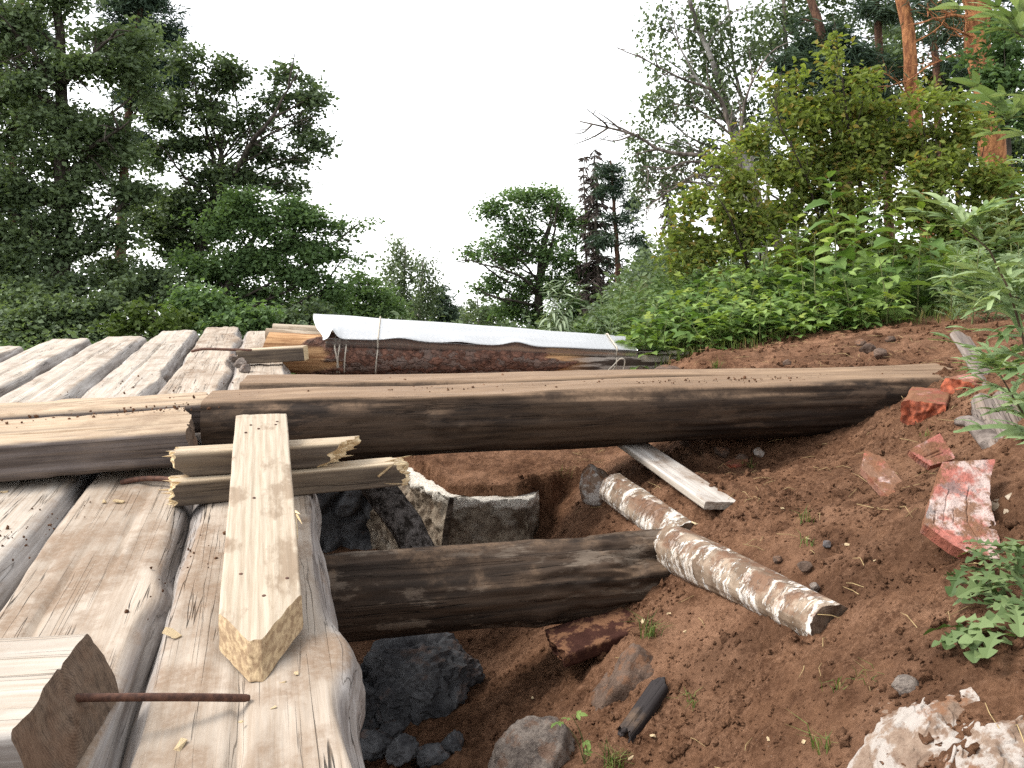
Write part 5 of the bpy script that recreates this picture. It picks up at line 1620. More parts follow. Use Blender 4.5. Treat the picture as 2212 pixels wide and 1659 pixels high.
tree('oak_tree', 'broad low oak with leaves down to the metal plate', 'tree', 25, [(480, 720), (490, 640), (520, 560), (560, 500)], 0.20,
     [(440, 480, 70, 50), (530, 470, 80, 50), (610, 480, 70, 45), (660, 510, 60, 45), (700, 550, 50, 45), (600, 560, 80, 55), (500, 560, 80, 60), (430, 580, 70, 60), (560, 630, 80, 55), (650, 620, 70, 55), (480, 660, 80, 50), (580, 690, 90, 40), (690, 670, 60, 45), (720, 610, 40, 40), (400, 660, 60, 50),
      (560, 432, 36, 26, .8), (625, 442, 34, 24, .8), (500, 425, 40, 28, .8), (680, 470, 34, 26, .7), (740, 500, 30, 30, .6), (780, 480, 24, 24, .4), (760, 550, 30, 26, .35)],
     M['oak_leaf_b'], M['oak_bark'], (0.11, 0.07), dens=0.85, cl_r=0.31, per=30, group=FL, seed=405, limbs=[([(690, 640, 0), (720, 590, 0), (755, 540, 0)], 0.04, 6, 0.8)])
tree('young_oak', 'young light green oak bush just above the deck log ends', 'bush', 16, [(330, 730), (330, 700), (340, 670)], 0.05,
     [(280, 690, 40, 22), (330, 690, 45, 26), (300, 660, 26, 16, .8), (385, 690, 40, 22), (270, 705, 40, 18), (350, 710, 60, 20)], M['oak_leaf_c'], M['oak_bark'], (0.10, 0.065), dens=0.8, cl_r=0.22, per=26, seed=406)
for k, (px, py, rx, ry, D_, lab) in enumerate([(60, 680, 110, 55, 21, 'shaded hazel bush left of the young oak'), (190, 670, 80, 50, 22, 'shaded hazel bush under the tall dense oak'), (340, 630, 70, 60, 23, 'shaded hazel bush filling the gap between the oaks'), (640, 690, 90, 36, 22, 'hazel bush behind the peeled poles'), (250, 590, 60, 50, 26, 'tall hazel under the pine trunk')]):
    tree('hazel_bush', lab, 'bush', D_, [(px, 740), (px, py)], 0.06, [(px, py, rx, ry), (px - rx * 0.5, py + 10, rx * 0.6, ry * 0.8), (px + rx * 0.5, py - 8, rx * 0.6, ry * 0.8)], M['oak_leaf'], M['oak_bark'], (0.11, 0.075), dens=0.6, cl_r=0.3, per=28, group='hazel bushes below the oaks', seed=520 + k)
tree('young_oak', 'dark young oak bush beside the light green one', 'bush', 17, [(470, 730), (470, 700), (480, 650)], 0.05,
     [(410, 640, 40, 30), (380, 690, 40, 30), (440, 680, 50, 36), (510, 690, 60, 36), (570, 680, 40, 40), (470, 640, 36, 30)], M['oak_leaf_b'], M['oak_bark'], (0.10, 0.065), dens=0.9, cl_r=0.24, per=28, seed=407)
tree('alder_tree', 'small rounded green tree behind the ridge of the metal plate', 'tree', 30, [(800, 710), (800, 660), (795, 610)], 0.10,
     [(780, 610, 40, 35), (800, 650, 55, 40), (750, 660, 45, 40), (830, 680, 45, 35), (770, 690, 70, 30), (720, 690, 40, 30)], M['oak_leaf_b'], M['oak_bark'], (0.11, 0.07), dens=0.9, cl_r=0.34, per=30, group=FL, seed=408)
BF = 'far trees in the gap'
tree('birch_tree', 'far slender birch with airy hanging twigs in the gap', 'tree', 52, [(870, 715), (872, 640), (876, 530)], 0.14,
     [(872, 540, 26, 26), (850, 570, 26, 30), (890, 575, 22, 30), (860, 610, 32, 30), (875, 650, 34, 30), (845, 520, 12, 12, .6)], M['birch_leaf'], M['birch_trunk'], (0.14, 0.10), dens=1.0, cl_r=0.5, per=30, flat=1.2, droop=0.7, group=BF, seed=409)
tree('birch_tree', 'far birch with bare pale trunk standing right of the slender one', 'tree', 50, [(905, 715), (908, 650), (915, 560)], 0.16,
     [(918, 570, 18, 28), (930, 600, 18, 30), (905, 615, 22, 26, .9), (925, 645, 26, 26), (900, 670, 30, 24, .9), (938, 560, 9, 20, .8)], M['birch_leaf'], M['birch_trunk'], (0.14, 0.10), dens=0.9, cl_r=0.5, per=30, flat=1.2, droop=0.7, group=BF, seed=410)
tree('spruce_tree', 'little far pointed spruce in the gap beside the birches', 'tree', 55, [(957, 715), (956, 660), (955, 615)], 0.14,
     [(955, 625, 8, 14), (955, 648, 16, 14), (957, 672, 24, 18), (958, 698, 30, 20)], M['pine_leaf'], M['oak_bark'], (0.4, 0.06), dens=0.9, cl_r=0.4, per=40, group=BF, seed=411)
tree('birch_tree', 'pale far birch thicket left of the round oak', 'tree', 48, [(1035, 715), (1035, 680), (1030, 640)], 0.10,
     [(1025, 650, 20, 18, .7), (1045, 670, 26, 24, .8), (1015, 690, 26, 22, .8), (990, 700, 22, 18, .7), (1070, 690, 34, 28, .9)], M['birch_leaf'], M['birch_trunk'], (0.12, 0.09), dens=0.8, cl_r=0.45, per=30, droop=0.3, group=BF, seed=412)
tree('oak_tree', 'round green oak with long low branches standing alone in the gap', 'tree', 34, [(1165, 730), (1162, 640), (1170, 560), (1190, 480)], 0.26,
     [(1120, 425, 50, 30), (1180, 430, 50, 34), (1070, 465, 40, 30), (1135, 475, 55, 38), (1215, 460, 40, 40), (1245, 490, 30, 36), (1165, 530, 60, 36), (1085, 515, 40, 26, .8), (1010, 545, 34, 15, .9), (1060, 550, 45, 20), (1110, 570, 40, 28), (1210, 550, 50, 40), (1030, 625, 34, 15, .9), (1075, 615, 40, 22), (1130, 625, 50, 36), (1215, 620, 55, 45), (1100, 680, 60, 40), (1180, 690, 70, 40), (1260, 590, 26, 40, .8), (1245, 680, 40, 40)],
     M['oak_leaf_b'], M['oak_bark'], (0.12, 0.075), dens=0.85, cl_r=0.38, per=32, group=FL, seed=413,
     limbs=[([(1165, 640, 0), (1120, 600, -1), (1060, 575, -1), (1000, 560, -1)], 0.08, 6, 1.1), ([(1165, 660, 0), (1110, 650, -1), (1040, 635, -1)], 0.07, 6, 1.0), ([(1170, 600, 0), (1195, 520, -.5), (1200, 440, -.5)], 0.09, 6, 1.0), ([(1240, 620, 0), (1245, 540, 0), (1250, 470, 0)], 0.06, 6, 0.9)])

for k, (px, py, rx, ry, D_, lab) in enumerate([(700, 660, 90, 45, 60, 'hazy far tree behind the broad low oak'), (815, 668, 50, 40, 70, 'hazy far tree left of the slender birch'), (905, 690, 60, 24, 75, 'low far thicket behind the birches'), (985, 690, 45, 22, 75, 'low far thicket below the white gap'), (1060, 675, 50, 36, 66, 'far tree behind the round oak'), (1290, 660, 70, 50, 62, 'far tree behind the dead brown spruce'), (1400, 650, 80, 60, 60, 'far tree behind the dark spruces')]):
    tree('far_tree', lab, 'tree', D_, [(px, 730), (px, py)], 0.12, [(px, py, rx, ry), (px - rx * 0.5, py + 14, rx * 0.6, ry * 0.7), (px + rx * 0.5, py + 12, rx * 0.6, ry * 0.7), (px, py + 36, rx, ry * 0.6)], M['birch_leaf'], M['grey_bark'], (0.26, 0.17), dens=0.32, cl_r=0.6, per=28, group=BF, seed=490 + k, twig=False)

def spruce(name, label, D, base_px, top_px, width, leafm, barkm, r0, seed, whorls=26, sparse=1.0, group=None, start=0.12):
    rs = np.random.default_rng(seed)
    b, t = at(base_px[0], base_px[1], D), at(top_px[0], top_px[1], D)
    b[2] = gz(b[0], b[1]) - 0.15
    root = empty(name, b, label, 'tree', group)
    T = grow([b, (b + t) / 2, t], 24, 0.05, rs)
    paths = [(T, np.linspace(r0, 0.015, 24))]
    H = t[2] - b[2]
    pos, ax, nr = [], [], []
    for w in range(whorls):
        f = start + (1 - start) * (w + rs.random() * 0.6) / whorls
        c = b + (t - b) * f
        Ln = width * D / FOC * (1.05 - f) ** 0.8 * rs.uniform(0.6, 1.15)
        for k in range(rs.integers(4, 7)):
            a = rs.uniform(0, 6.28)
            d = np.array([math.cos(a), math.sin(a), 0])
            L_ = Ln * rs.uniform(0.55, 1.1)
            e = c + d * L_ + np.array([0, 0, -0.22 * L_])
            G = grow([c, c + d * L_ * 0.5 + np.array([0, 0, -0.02 * L_]), e], 6, 0.02, rs)
            paths.append((G, np.linspace(0.022, 0.006, 6)))
            m = max(4, int(L_ * 50 * sparse))
            u = rs.random(m) ** 0.7
            p = np.stack([np.interp(u, np.linspace(0, 1, 6), G[:, j]) for j in range(3)], 1)
            sd = np.stack([-d[1] * np.ones(m), d[0] * np.ones(m), np.zeros(m)], 1) * rs.choice([-1, 1], m)[:, None]
            pos.append(p)
            ax.append(sd * 0.8 + d * 0.5 + np.array([0, 0, -0.7]) + rs.normal(size=(m, 3)) * 0.3)
            nr.append(rs.normal(size=(m, 3)) * 0.5 + np.array([0, 0, 0.6]))
    V, Q = tubes(paths, 6)
    link('trunk', mesh_np('trunk', V - b, Q, mats=[barkm]), root)
    pos, ax, nr = map(np.concatenate, (pos, ax, nr))
    s = rs.uniform(0.5, 1.2, len(pos))
    V2, Q2 = leaf_quads(pos - b, ax, nr, 0.36 * s, 0.07 * s)
    link('crown', mesh_np('crown', V2, Q2, mats=[leafm], fattrs={'v': rs.random(len(pos))}, smooth=False), root)
    TRI[0] += len(Q) * 2 + len(Q2) * 2
    return root
spruce('dead_spruce', 'dead brown spruce with thin hanging twigs beside the lone oak', 33, (1297, 720), (1285, 318), 62, M['dead_leaf'], M['grey_bark'], 0.14, 421, 34, 0.9, start=0.06)
spruce('dead_spruce', 'thin bare dead spruce top poking up behind the brown one', 36, (1270, 720), (1262, 335), 30, M['dead_leaf'], M['grey_bark'], 0.09, 422, 26, 0.35)
spruce('dead_spruce', 'leafless grey dead spruce trunk in front of the white sky', 30, (1450, 700), (1437, 370), 34, M['dead_leaf'], M['grey_bark'], 0.09, 423, 22, 0.18, start=0.2)
tree('pine_tree', 'straight young pine with reddish trunk beside the dead brown spruce', 'tree', 32, [(1340, 720), (1334, 600), (1328, 470), (1318, 345)], 0.13,
     [(1320, 365, 26, 22), (1345, 395, 28, 20), (1310, 415, 28, 18, .7), (1355, 440, 26, 18, .8), (1335, 480, 40, 22, .6), (1365, 520, 30, 20, .6), (1300, 520, 30, 22, .5), (1350, 570, 34, 22, .4)], M['pine_leaf'], M['pine_bark_dark'], dens=0.8, seed=424, lsize=(0.24, 0.035), cl_r=0.28, per=40, flat=0.5)
for k, (bx, ty, wd, D_) in enumerate([(1395, 520, 46, 38), (1425, 560, 50, 34), (1480, 470, 60, 36), (1375, 590, 40, 42)]):
    spruce('spruce_tree', ['dark spruce rising right of the young pine', 'low dark spruce with wide skirt behind the raspberry leaves', 'dark spruce half hidden by the olive shrub', 'small spruce between the young pine and dark spruce'][k], D_, (bx, 720), (bx - 4, ty), wd, M['pine_leaf'], M['oak_bark'], 0.12, 430 + k, 24, 1.0, group='dark spruces behind the weeds', start=0.03)

# right hand hillside
tree('birch_tree', 'tall leaning birch with white trunk and hanging leaf strands above the shrubs', 'tree', 18, [(1650, 560), (1625, 420), (1590, 280), (1550, 160), (1500, 30), (1470, -80)], 0.115,
     [(1440, 30, 50, 50, .6), (1510, 20, 50, 50, .7), (1580, 40, 50, 50, .8), (1640, 20, 45, 40, .6), (1420, 120, 40, 40, .5), (1500, 110, 45, 45, .7), (1570, 120, 45, 45, .9), (1630, 110, 36, 45, .7), (1410, 220, 45, 45, .9), (1475, 200, 45, 50, .9), (1545, 210, 45, 45, .8), (1620, 210, 34, 50, .6),
      (1390, 300, 50, 40, .9), (1450, 300, 55, 45, .9), (1520, 300, 45, 45, .7), (1430, 370, 60, 36, .8), (1490, 380, 50, 40, .7), (1650, 290, 24, 40, .6)],
     M['birch_leaf'], M['birch_trunk'], (0.075, 0.055), dens=0.55, cl_r=0.24, per=26, flat=1.3, droop=0.28, seed=441,
     limbs=[([(1650, 520, 0), (1625, 330, .4), (1590, 150, .6), (1570, -40, .6)], 0.07, 10, 1.0), ([(1590, 280, 0), (1540, 220, -.4), (1480, 120, -.6), (1440, 40, -.6)], 0.045, 8, 0.9), ([(1655, 480, 0), (1660, 300, .3), (1690, 150, .3)], 0.05, 6, 0.8)])
tree('dead_tree', 'bare dead grey branches reaching out sideways before the birch', 'tree', 16.5, [(1700, 600), (1670, 500), (1630, 430), (1600, 390)], 0.13, [], M['birch_leaf'], M['grey_bark'], seed=442,
     limbs=[([(1620, 420, 0), (1565, 350, -.3), (1500, 330, -.5), (1430, 325, -.6), (1370, 292, -.7), (1310, 276, -.8), (1252, 262, -.8)], 0.060, 12, 0.7), ([(1600, 395, 0), (1520, 352, -.2), (1440, 362, -.3), (1385, 362, -.3)], 0.045, 10, 0.6),
            ([(1600, 390, 0), (1580, 280, .2), (1545, 195, .2), (1465, 168, 0), (1405, 138, 0), (1375, 118, 0)], 0.050, 10, 0.6), ([(1590, 300, .2), (1510, 238, 0), (1450, 222, 0)], 0.030, 8, 0.6), ([(1590, 385, 0), (1500, 382, -.4), (1450, 410, -.5), (1390, 455, -.5)], 0.040, 12, 0.6),
            ([(1610, 405, 0), (1540, 400, 0), (1470, 395, 0), (1420, 420, 0)], 0.032, 8, 0.6), ([(1600, 380, 0), (1610, 220, 0), (1660, 120, 0), (1720, 90, 0)], 0.040, 10, 0.7)])
PR = 'pines on the right hillside'
tree('pine_tree', 'pine with dense dark round crown above the olive shrubs', 'tree', 17, [(1830, 500), (1812, 330), (1790, 150), (1735, -60)], 0.19,
     [(1750, 100, 45, 35), (1810, 90, 50, 36), (1700, 150, 40, 30, .8), (1770, 170, 60, 40), (1850, 150, 50, 45), (1820, 220, 60, 35), (1890, 200, 36, 36), (1690, 215, 36, 25, .6), (1860, 270, 45, 30, .8), (1760, 250, 40, 28, .7), (1730, 40, 30, 20, .4)], M['pine_leaf'], M['pine_bark_dark'], (0.18, 0.022), dens=0.9, cl_r=0.19, per=46, flat=0.7, group=PR, seed=451)
tree('pine_tree', 'thin brown pine trunk behind the dense pine crown', 'tree', 18, [(1920, 500), (1905, 200), (1885, -40)], 0.10, [(1930, 10, 50, 40, .6), (1870, 30, 36, 26, .5), (1940, 150, 36, 30, .5)], M['pine_leaf'], M['pine_bark_dark'], (0.18, 0.022), cl_r=0.2, per=40, group=PR, seed=452, rtop=0.7)
tree('pine_tree', 'bright orange pine trunk left of the thick one', 'tree', 17, [(2010, 560), (1988, 330), (1968, 170), (1942, -40)], 0.150, [(1990, 20, 40, 40, .4), (2040, 60, 40, 36, .5)], M['pine_leaf'], M['pine_bark'], (0.18, 0.022), cl_r=0.2, per=40, group=PR, seed=453, rtop=0.75,
     limbs=[([(1968, 170, 0), (2030, 130, .5), (2100, 120, .6)], 0.02, 8, 0.6), ([(1975, 230, 0), (1930, 170, -.5), (1880, 150, -.6)], 0.018, 7, 0.6)])
tree('pine_tree', 'thick orange pine trunk with bare side branches', 'tree', 14, [(2160, 560), (2146, 340), (2128, 170), (2100, -40)], 0.225, [(2180, 30, 40, 40, .5), (2060, 20, 36, 30, .4)], M['pine_leaf'], M['pine_bark'], (0.18, 0.022), cl_r=0.18, per=40, group=PR, seed=454, rtop=0.8,
     limbs=[([(2110, 40, 0), (2040, 35, -.5), (1960, 55, -.8)], 0.028, 9, 0.6), ([(2115, 80, 0), (2050, 60, -.3), (2000, 20, -.5)], 0.024, 9, 0.6), ([(2146, 300, 0), (2110, 260, -.3), (2080, 262, -.5)], 0.02, 6, 0.5), ([(2118, 100, 0), (2030, 130, -.3), (1950, 180, -.5)], 0.02, 9, 0.6)])
tree('pine_tree', 'slim grey pine trunk between the two orange pines', 'tree', 20, [(2040, 560), (2024, 200), (2005, -40)], 0.10, [(2020, 90, 30, 30, .5), (2060, 150, 40, 30, .6)], M['pine_leaf'], M['pine_bark_dark'], (0.18, 0.022), cl_r=0.2, per=40, group=PR, seed=455, rtop=0.7)
tree('oak_sapling', 'leafy green oak sapling growing against the thick orange pine', 'tree', 10.5, [(2190, 500), (2180, 330), (2170, 180)], 0.05,
     [(2170, 110, 50, 36), (2130, 170, 40, 30, .8), (2190, 180, 45, 40), (2110, 230, 36, 24, .7), (2190, 260, 50, 36), (2160, 50, 30, 30, .5), (2090, 120, 24, 20, .5)], M['oak_leaf_b'], M['oak_bark'], (0.085, 0.055), dens=0.35, cl_r=0.13, per=22, seed=456)
tree('aspen_tree', 'tall airy leafy tree behind the dense pine crown', 'tree', 24, [(1720, 560), (1715, 300), (1700, 100), (1690, -60)], 0.14,
     [(1690, 30, 50, 50, .6), (1660, 90, 40, 50, .6), (1740, 60, 50, 50, .5), (1700, 260, 60, 50, .8), (1650, 330, 50, 50, .8), (1830, 20, 60, 50, .5), (1600, 380, 50, 50, .8), (1900, 80, 60, 60, .6)], M['birch_leaf'], M['grey_bark'], (0.10, 0.065), dens=1.0, cl_r=0.3, per=28, seed=458)
tree('linden_tree', 'shaded leafy tree filling the gaps between the hillside pines', 'tree', 22, [(2080, 560), (2070, 400), (2060, 250)], 0.10,
     [(2040, 200, 60, 60, .8), (1950, 240, 60, 60, .7), (2100, 130, 60, 60, .6), (2190, 60, 60, 60, .6), (1960, 110, 50, 50, .8), (2020, 40, 60, 50, .7), (1900, 180, 60, 60, .7), (2150, 180, 60, 60, .8), (2060, 330, 80, 70), (1900, 330, 80, 70), (2180, 330, 60, 70), (1760, 340, 80, 60)], M['oak_leaf'], M['oak_bark'], (0.11, 0.07), dens=1.1, cl_r=0.3, per=28, seed=457)
SH = 'olive leaved shrubs on the hillside'
SHK = dict(lsize=(0.074, 0.044), dens=0.40, cl_r=0.105, per=15, flat=0.8, depth=1.0, group=SH, rtop=0.4)
tree('olive_shrub', 'olive leaved shrub leaning over the raspberry leaves', 'shrub', 9.0, [(1640, 690), (1620, 600), (1590, 500)], 0.022,
     [(1560, 350, 45, 30, .6), (1600, 390, 60, 45, .9), (1500, 440, 55, 40, .8), (1570, 470, 70, 50), (1460, 510, 45, 36, .8), (1530, 540, 70, 45), (1620, 530, 70, 60), (1450, 570, 36, 26, .6), (1600, 600, 60, 40)], M['shrub_leaf'], M['shrub_bark'], seed=461, limbs=[([(1640, 640, 0), (1580, 480, -.4), (1520, 380, -.6)], 0.012, 8, 0.3), ([(1640, 640, 0), (1640, 500, 0), (1600, 380, 0)], 0.012, 8, 0.3)], **SHK)
tree('olive_shrub', 'tall olive leaved shrub with grey stem forking before the dense pine', 'shrub', 9.4, [(1760, 690), (1770, 560), (1775, 440), (1760, 330)], 0.032,
     [(1670, 180, 34, 22, .5), (1720, 170, 34, 24, .5), (1690, 250, 50, 36, .8), (1640, 310, 50, 40, .9), (1740, 300, 60, 50), (1690, 370, 70, 50), (1770, 390, 70, 60), (1680, 460, 70, 55), (1760, 490, 70, 60), (1720, 570, 70, 50), (1660, 620, 60, 40)], M['shrub_leaf'], M['shrub_bark'], seed=462, limbs=[([(1772, 480, 0), (1740, 380, -.3), (1690, 280, -.4), (1670, 200, -.4)], 0.016, 10, 0.3), ([(1775, 460, 0), (1800, 370, 0), (1790, 280, 0)], 0.015, 8, 0.3)], **SHK)
tree('olive_shrub', 'highest olive leaved shrub with pointed reddish top shoots', 'shrub', 9.2, [(1880, 690), (1870, 560), (1860, 420), (1840, 280)], 0.028,
     [(1800, 80, 14, 30, .6), (1810, 135, 24, 36, .7), (1860, 190, 34, 36, .8), (1800, 220, 45, 45), (1870, 260, 55, 50), (1930, 220, 36, 26, .6), (1830, 320, 70, 55), (1910, 330, 60, 55), (1850, 420, 75, 60), (1930, 440, 65, 60), (1860, 520, 70, 55), (1930, 560, 70, 50), (1820, 600, 60, 40)], M['shrub_leaf'], M['shrub_bark'], seed=463, limbs=[([(1860, 420, 0), (1830, 250, 0), (1805, 70, 0)], 0.014, 12, 0.25), ([(1870, 480, 0), (1920, 330, 0), (1935, 210, 0)], 0.014, 8, 0.3)], **SHK)
tree('olive_shrub', 'wide olive leaved shrub in front of the orange pine trunks', 'shrub', 9.0, [(2060, 690), (2050, 560), (2030, 420), (2020, 300)], 0.026,
     [(1990, 225, 40, 30, .7), (2050, 220, 40, 34, .8), (2010, 190, 20, 20, .5), (1990, 300, 60, 50), (2070, 300, 60, 45), (2130, 270, 40, 30, .6), (2010, 390, 70, 60), (2100, 380, 65, 55), (2180, 400, 55, 60, .9), (2030, 480, 70, 55), (2120, 480, 70, 55), (2200, 500, 50, 60), (2000, 560, 70, 50), (2100, 570, 70, 50)], M['shrub_leaf'], M['shrub_bark'], seed=464, limbs=[([(2050, 560, 0), (2010, 380, 0), (1990, 230, 0)], 0.013, 8, 0.3), ([(2050, 560, 0), (2110, 400, 0), (2130, 280, 0)], 0.013, 8, 0.3)], **SHK)

# undergrowth that nobody could count
def cover(name, label, n, region, hmin, hmax, mat, ls, seed, mask=None):
    rs = np.random.default_rng(seed)
    x = rs.uniform(region[0], region[1], n)
    y = rs.uniform(region[2], region[3], n)
    if mask is not None:
        k = mask(x, y)
        x, y = x[k], y[k]
    n = len(x)
    hh = (0.55 + 0.9 * np.clip(fbm(np.stack([x * 1.1, y * 1.1, 0 * x], 1), 3, seed) + 0.35, 0, 1)) * hmax
    z = ground_z(x, y) + hmin + rs.random(n) ** 0.7 * hh
    a = rs.normal(size=(n, 3))
    a[:, 2] = a[:, 2] * 0.4 + 0.1
    nr = rs.normal(size=(n, 3)) * 0.6 + np.array([0, 0, 0.8])
    s = rs.uniform(0.5, 1.3, n)
    V, Q = leaf_quads(np.stack([x, y, z], 1), a, nr, ls[0] * s, ls[1] * s)
    o = link(name, mesh_np(name, V, Q, mats=[mat], fattrs={'v': rs.random(n)}, smooth=False))
    TRI[0] += len(Q) * 2
    return tag(o, label, 'undergrowth', kind='stuff')
cover('hillside_undergrowth', 'tangled green undergrowth covering the hillside between the shrubs', 30000, (1.0, 7.5, 6.9, 11.5), 0.0, 0.34, M['cover_leaf'], (0.08, 0.042), 471, lambda x, y: x > 0.2 + 0.17 * y - 0.3)
cover('meadow_undergrowth', 'low green weeds on the ground beyond the deck', 12000, (-9, 2.0, 8.9, 16), -0.02, 0.4, M['cover_leaf'], (0.11, 0.05), 472)
cover('forest_undergrowth', 'dark bushy undergrowth below the forest edge', 24000, (-20, 8, 18, 34), 0.0, 0.9, M['oak_leaf'], (0.15, 0.09), 473)
cover('bank_undergrowth', 'broad green leaves below the pine log and plate', 5000, (-1.6, 1.6, 6.9, 8.6), 0.0, 0.30, M['cover_leaf'], (0.09, 0.05), 474)

def blades(name, label, x, y, h, mat, seed, w=0.004, lean=0.5, z=None):
    rs = np.random.default_rng(seed)
    n = len(x)
    z = ground_z(x, y) if z is None else z
    a = rs.uniform(0, 6.28, n)
    d = np.stack([np.cos(a), np.sin(a), np.zeros(n)], 1)
    sd = np.stack([-np.sin(a), np.cos(a), np.zeros(n)], 1)
    b = np.stack([x, y, z - 0.01], 1)
    H = (h * rs.uniform(0.5, 1.2, n))[:, None]
    ln = (lean * rs.uniform(0.2, 1.3, n))[:, None]
    up = np.array([0, 0, 1.0])
    p1 = b + up * H * 0.55 + d * H * ln * 0.25
    p2 = b + up * H * (1 - 0.35 * ln) + d * H * ln * 0.9
    V = np.stack([b - sd * w, b + sd * w, p1 + sd * w * 0.8, p1 - sd * w * 0.8, p2 + sd * w * 0.1, p2 - sd * w * 0.1], 1).reshape(-1, 3)
    i = (np.arange(n) * 6)[:, None]
    Q = np.concatenate([i + np.array([[0, 1, 2, 3]]), i + np.array([[3, 2, 4, 5]])], 1).reshape(-1, 4)
    return mesh_np(name, V, Q, mats=[mat], fattrs={'v': np.repeat(rs.random(n), 2)}, smooth=False)
rs_ = np.random.default_rng(8)
n = 5000
xx = rs_.uniform(0.9, 6.5, n)
yy = 6.35 + np.abs(rs_.normal(size=n)) * 0.8 + 0.2 * np.sin(xx * 3)
me = blades('bank_grass', '', xx, yy, np.full(n, 0.11), M['grass'], 481, 0.0035, 0.7)
tag(link('bank_grass', me), 'grass growing along the top of the dug bank', 'grass', kind='stuff')
# dry stalks lying on the earth
n = 420
xx, yy = rs_.uniform(0.3, 2.6, n), rs_.uniform(1.3, 6.2, n)
P3 = np.stack([xx, yy, ground_z(xx, yy) + 0.008], 1)
a = rs_.uniform(0, 6.28, n)
dr = np.stack([np.cos(a), np.sin(a), rs_.normal(size=n) * 0.12], 1)
ln = rs_.uniform(0.03, 0.11, n)
bend = rs_.normal(size=(n, 3)) * 0.012
paths = [(np.array([p - d * l / 2, p + b_ * 0.5 + np.array([0, 0, 0.006]), p + d * l / 2]), np.array([0.0012, 0.0011, 0.0006])) for p, d, l, b_ in zip(P3, dr, ln, bend)]
V, Q = tubes(paths, 4)
tag(link('dry_stalks', mesh_np('dry_stalks', V, Q, mats=[M['straw']])), 'dry straw stalks scattered on the earth', 'straw', kind='stuff')

# ------------------------------------------------------------------ weeds with leaves of their own
def blade_strip(path, widths, fold, nrm=(0, 0, 1), teeth=0.0, rs=None):
    """leaf blade along a path: left edge, midrib, right edge"""
    P = np.asarray(path, float)
    T = np.gradient(P, axis=0)
    T /= np.linalg.norm(T, axis=1)[:, None] + 1e-9
    S = np.cross(np.asarray(nrm, float), T)
    S /= np.linalg.norm(S, axis=1)[:, None] + 1e-9
    U = np.cross(T, S)
    w = np.asarray(widths, float)[:, None]
    if teeth:
        k = np.arange(len(P))
        w = w * (1 + teeth * np.where(k % 2 == 0, -1, 1))[:, None]
    Lf, Rt = P + S * w + U * w * fold, P - S * w + U * w * fold
    n = len(P)
    V = np.stack([Lf, P, Rt], 1).reshape(-1, 3)
    i = np.arange(n - 1)[:, None] * 3
    Q = np.concatenate([i + np.array([[0, 1, 4, 3]]), i + np.array([[1, 2, 5, 4]])], 1).reshape(-1, 4)
    return V, Q

def join(parts):
    V, Q, b = [], [], 0
    for v, q in parts:
        V.append(v)
        Q.append(q + b)
        b += len(v)
    return np.concatenate(V), np.concatenate(Q)

def ovate(n):
    t = np.linspace(0, 1, n)
    return np.sin(np.pi * t ** 0.72) ** 0.9 + 0.02

def leaf_simple(L, W, droop, mat, teeth=0.12, n=10, twist=0.0, name='leaf'):
    t = np.linspace(0, 1, n)
    P = np.stack([t * L, twist * t * t * L, -droop * L * t * t + 0.10 * L * t], 1)
    V, Q = blade_strip(P, ovate(n) * W / 2, 0.30, teeth=teeth)
    Vs, Qs = tubes([(np.array([[-0.25 * L, 0, -0.02 * L], [0, 0, 0], [L * 0.3, twist * 0.09 * L, 0.02 * L]]), np.array([0.010, 0.009, 0.004]) * L)], 4)
    V, Q = join([(V, Q), (Vs, Qs)])
    return mesh_np(name, V, Q, mats=[mat], smooth=False)

def leaf_compound(L, mat, five=False, droop=0.35, name='leaf'):
    parts = []
    n = 9
    t = np.linspace(0, 1, n)
    st = np.array([[0, 0, 0], [0.25 * L, 0, 0.05 * L], [0.5 * L, 0, 0.05 * L]])
    parts.append(tubes([(st, np.array([0.012, 0.010, 0.008]) * L)], 4))
    sets = [(0.5, 0, 0.55, 0.34)]
    for s in (-1, 1):
        sets.append((0.36, s * 62, 0.46, 0.27))
        if five:
            sets.append((0.14, s * 70, 0.36, 0.20))
    for x0, ang, ln, wd in sets:
        a = math.radians(ang)
        d = np.array([math.cos(a), math.sin(a), 0])
        P = np.array([x0 * L, 0, 0.045 * L]) + t[:, None] * d * ln * L + np.array([0, 0, 1.0]) * ((0.12 * t - droop * t * t) * ln * L)[:, None]
        parts.append(blade_strip(P, ovate(n) * wd * L / 2, 0.28, teeth=0.13))
    V, Q = join(parts)
    return mesh_np(name, V, Q, mats=[mat], smooth=False)

def leaf_mugwort(L, mat, droop=0.3, name='leaf', wid=1.0, lobes=3):
    parts = []
    t = np.linspace(0, 1, 7)
    mid = np.stack([t * L, 0 * t, (0.12 * t - droop * t * t) * L], 1)
    parts.append(blade_strip(mid, (0.35 + 0.65 * np.sin(np.pi * np.clip(t * 0.85 + 0.12, 0, 1))) * 0.040 * L * wid, 0.25))
    for k in range(lobes):
        f = 0.30 + 0.45 * k / max(1, lobes - 1)
        p0 = np.array([np.interp(f, t, mid[:, j]) for j in range(3)])
        for s in (-1, 1):
            a = math.radians(38 - 5 * k) * s
            ln = L * (0.46 - 0.09 * k)
            tt = np.linspace(0, 1, 5)
            P = p0 + tt[:, None] * np.array([math.cos(a), math.sin(a), 0.05]) * ln + np.array([0, 0, -1.0]) * (droop * 0.8 * tt * tt * ln)[:, None]
            parts.append(blade_strip(P, np.sin(np.pi * np.clip(tt * 0.8 + 0.2, 0, 1)) ** 0.8 * 0.030 * L * wid + 0.001 * L, 0.2))
    V, Q = join(parts)
    return mesh_np(name, V, Q, mats=[mat], smooth=False)

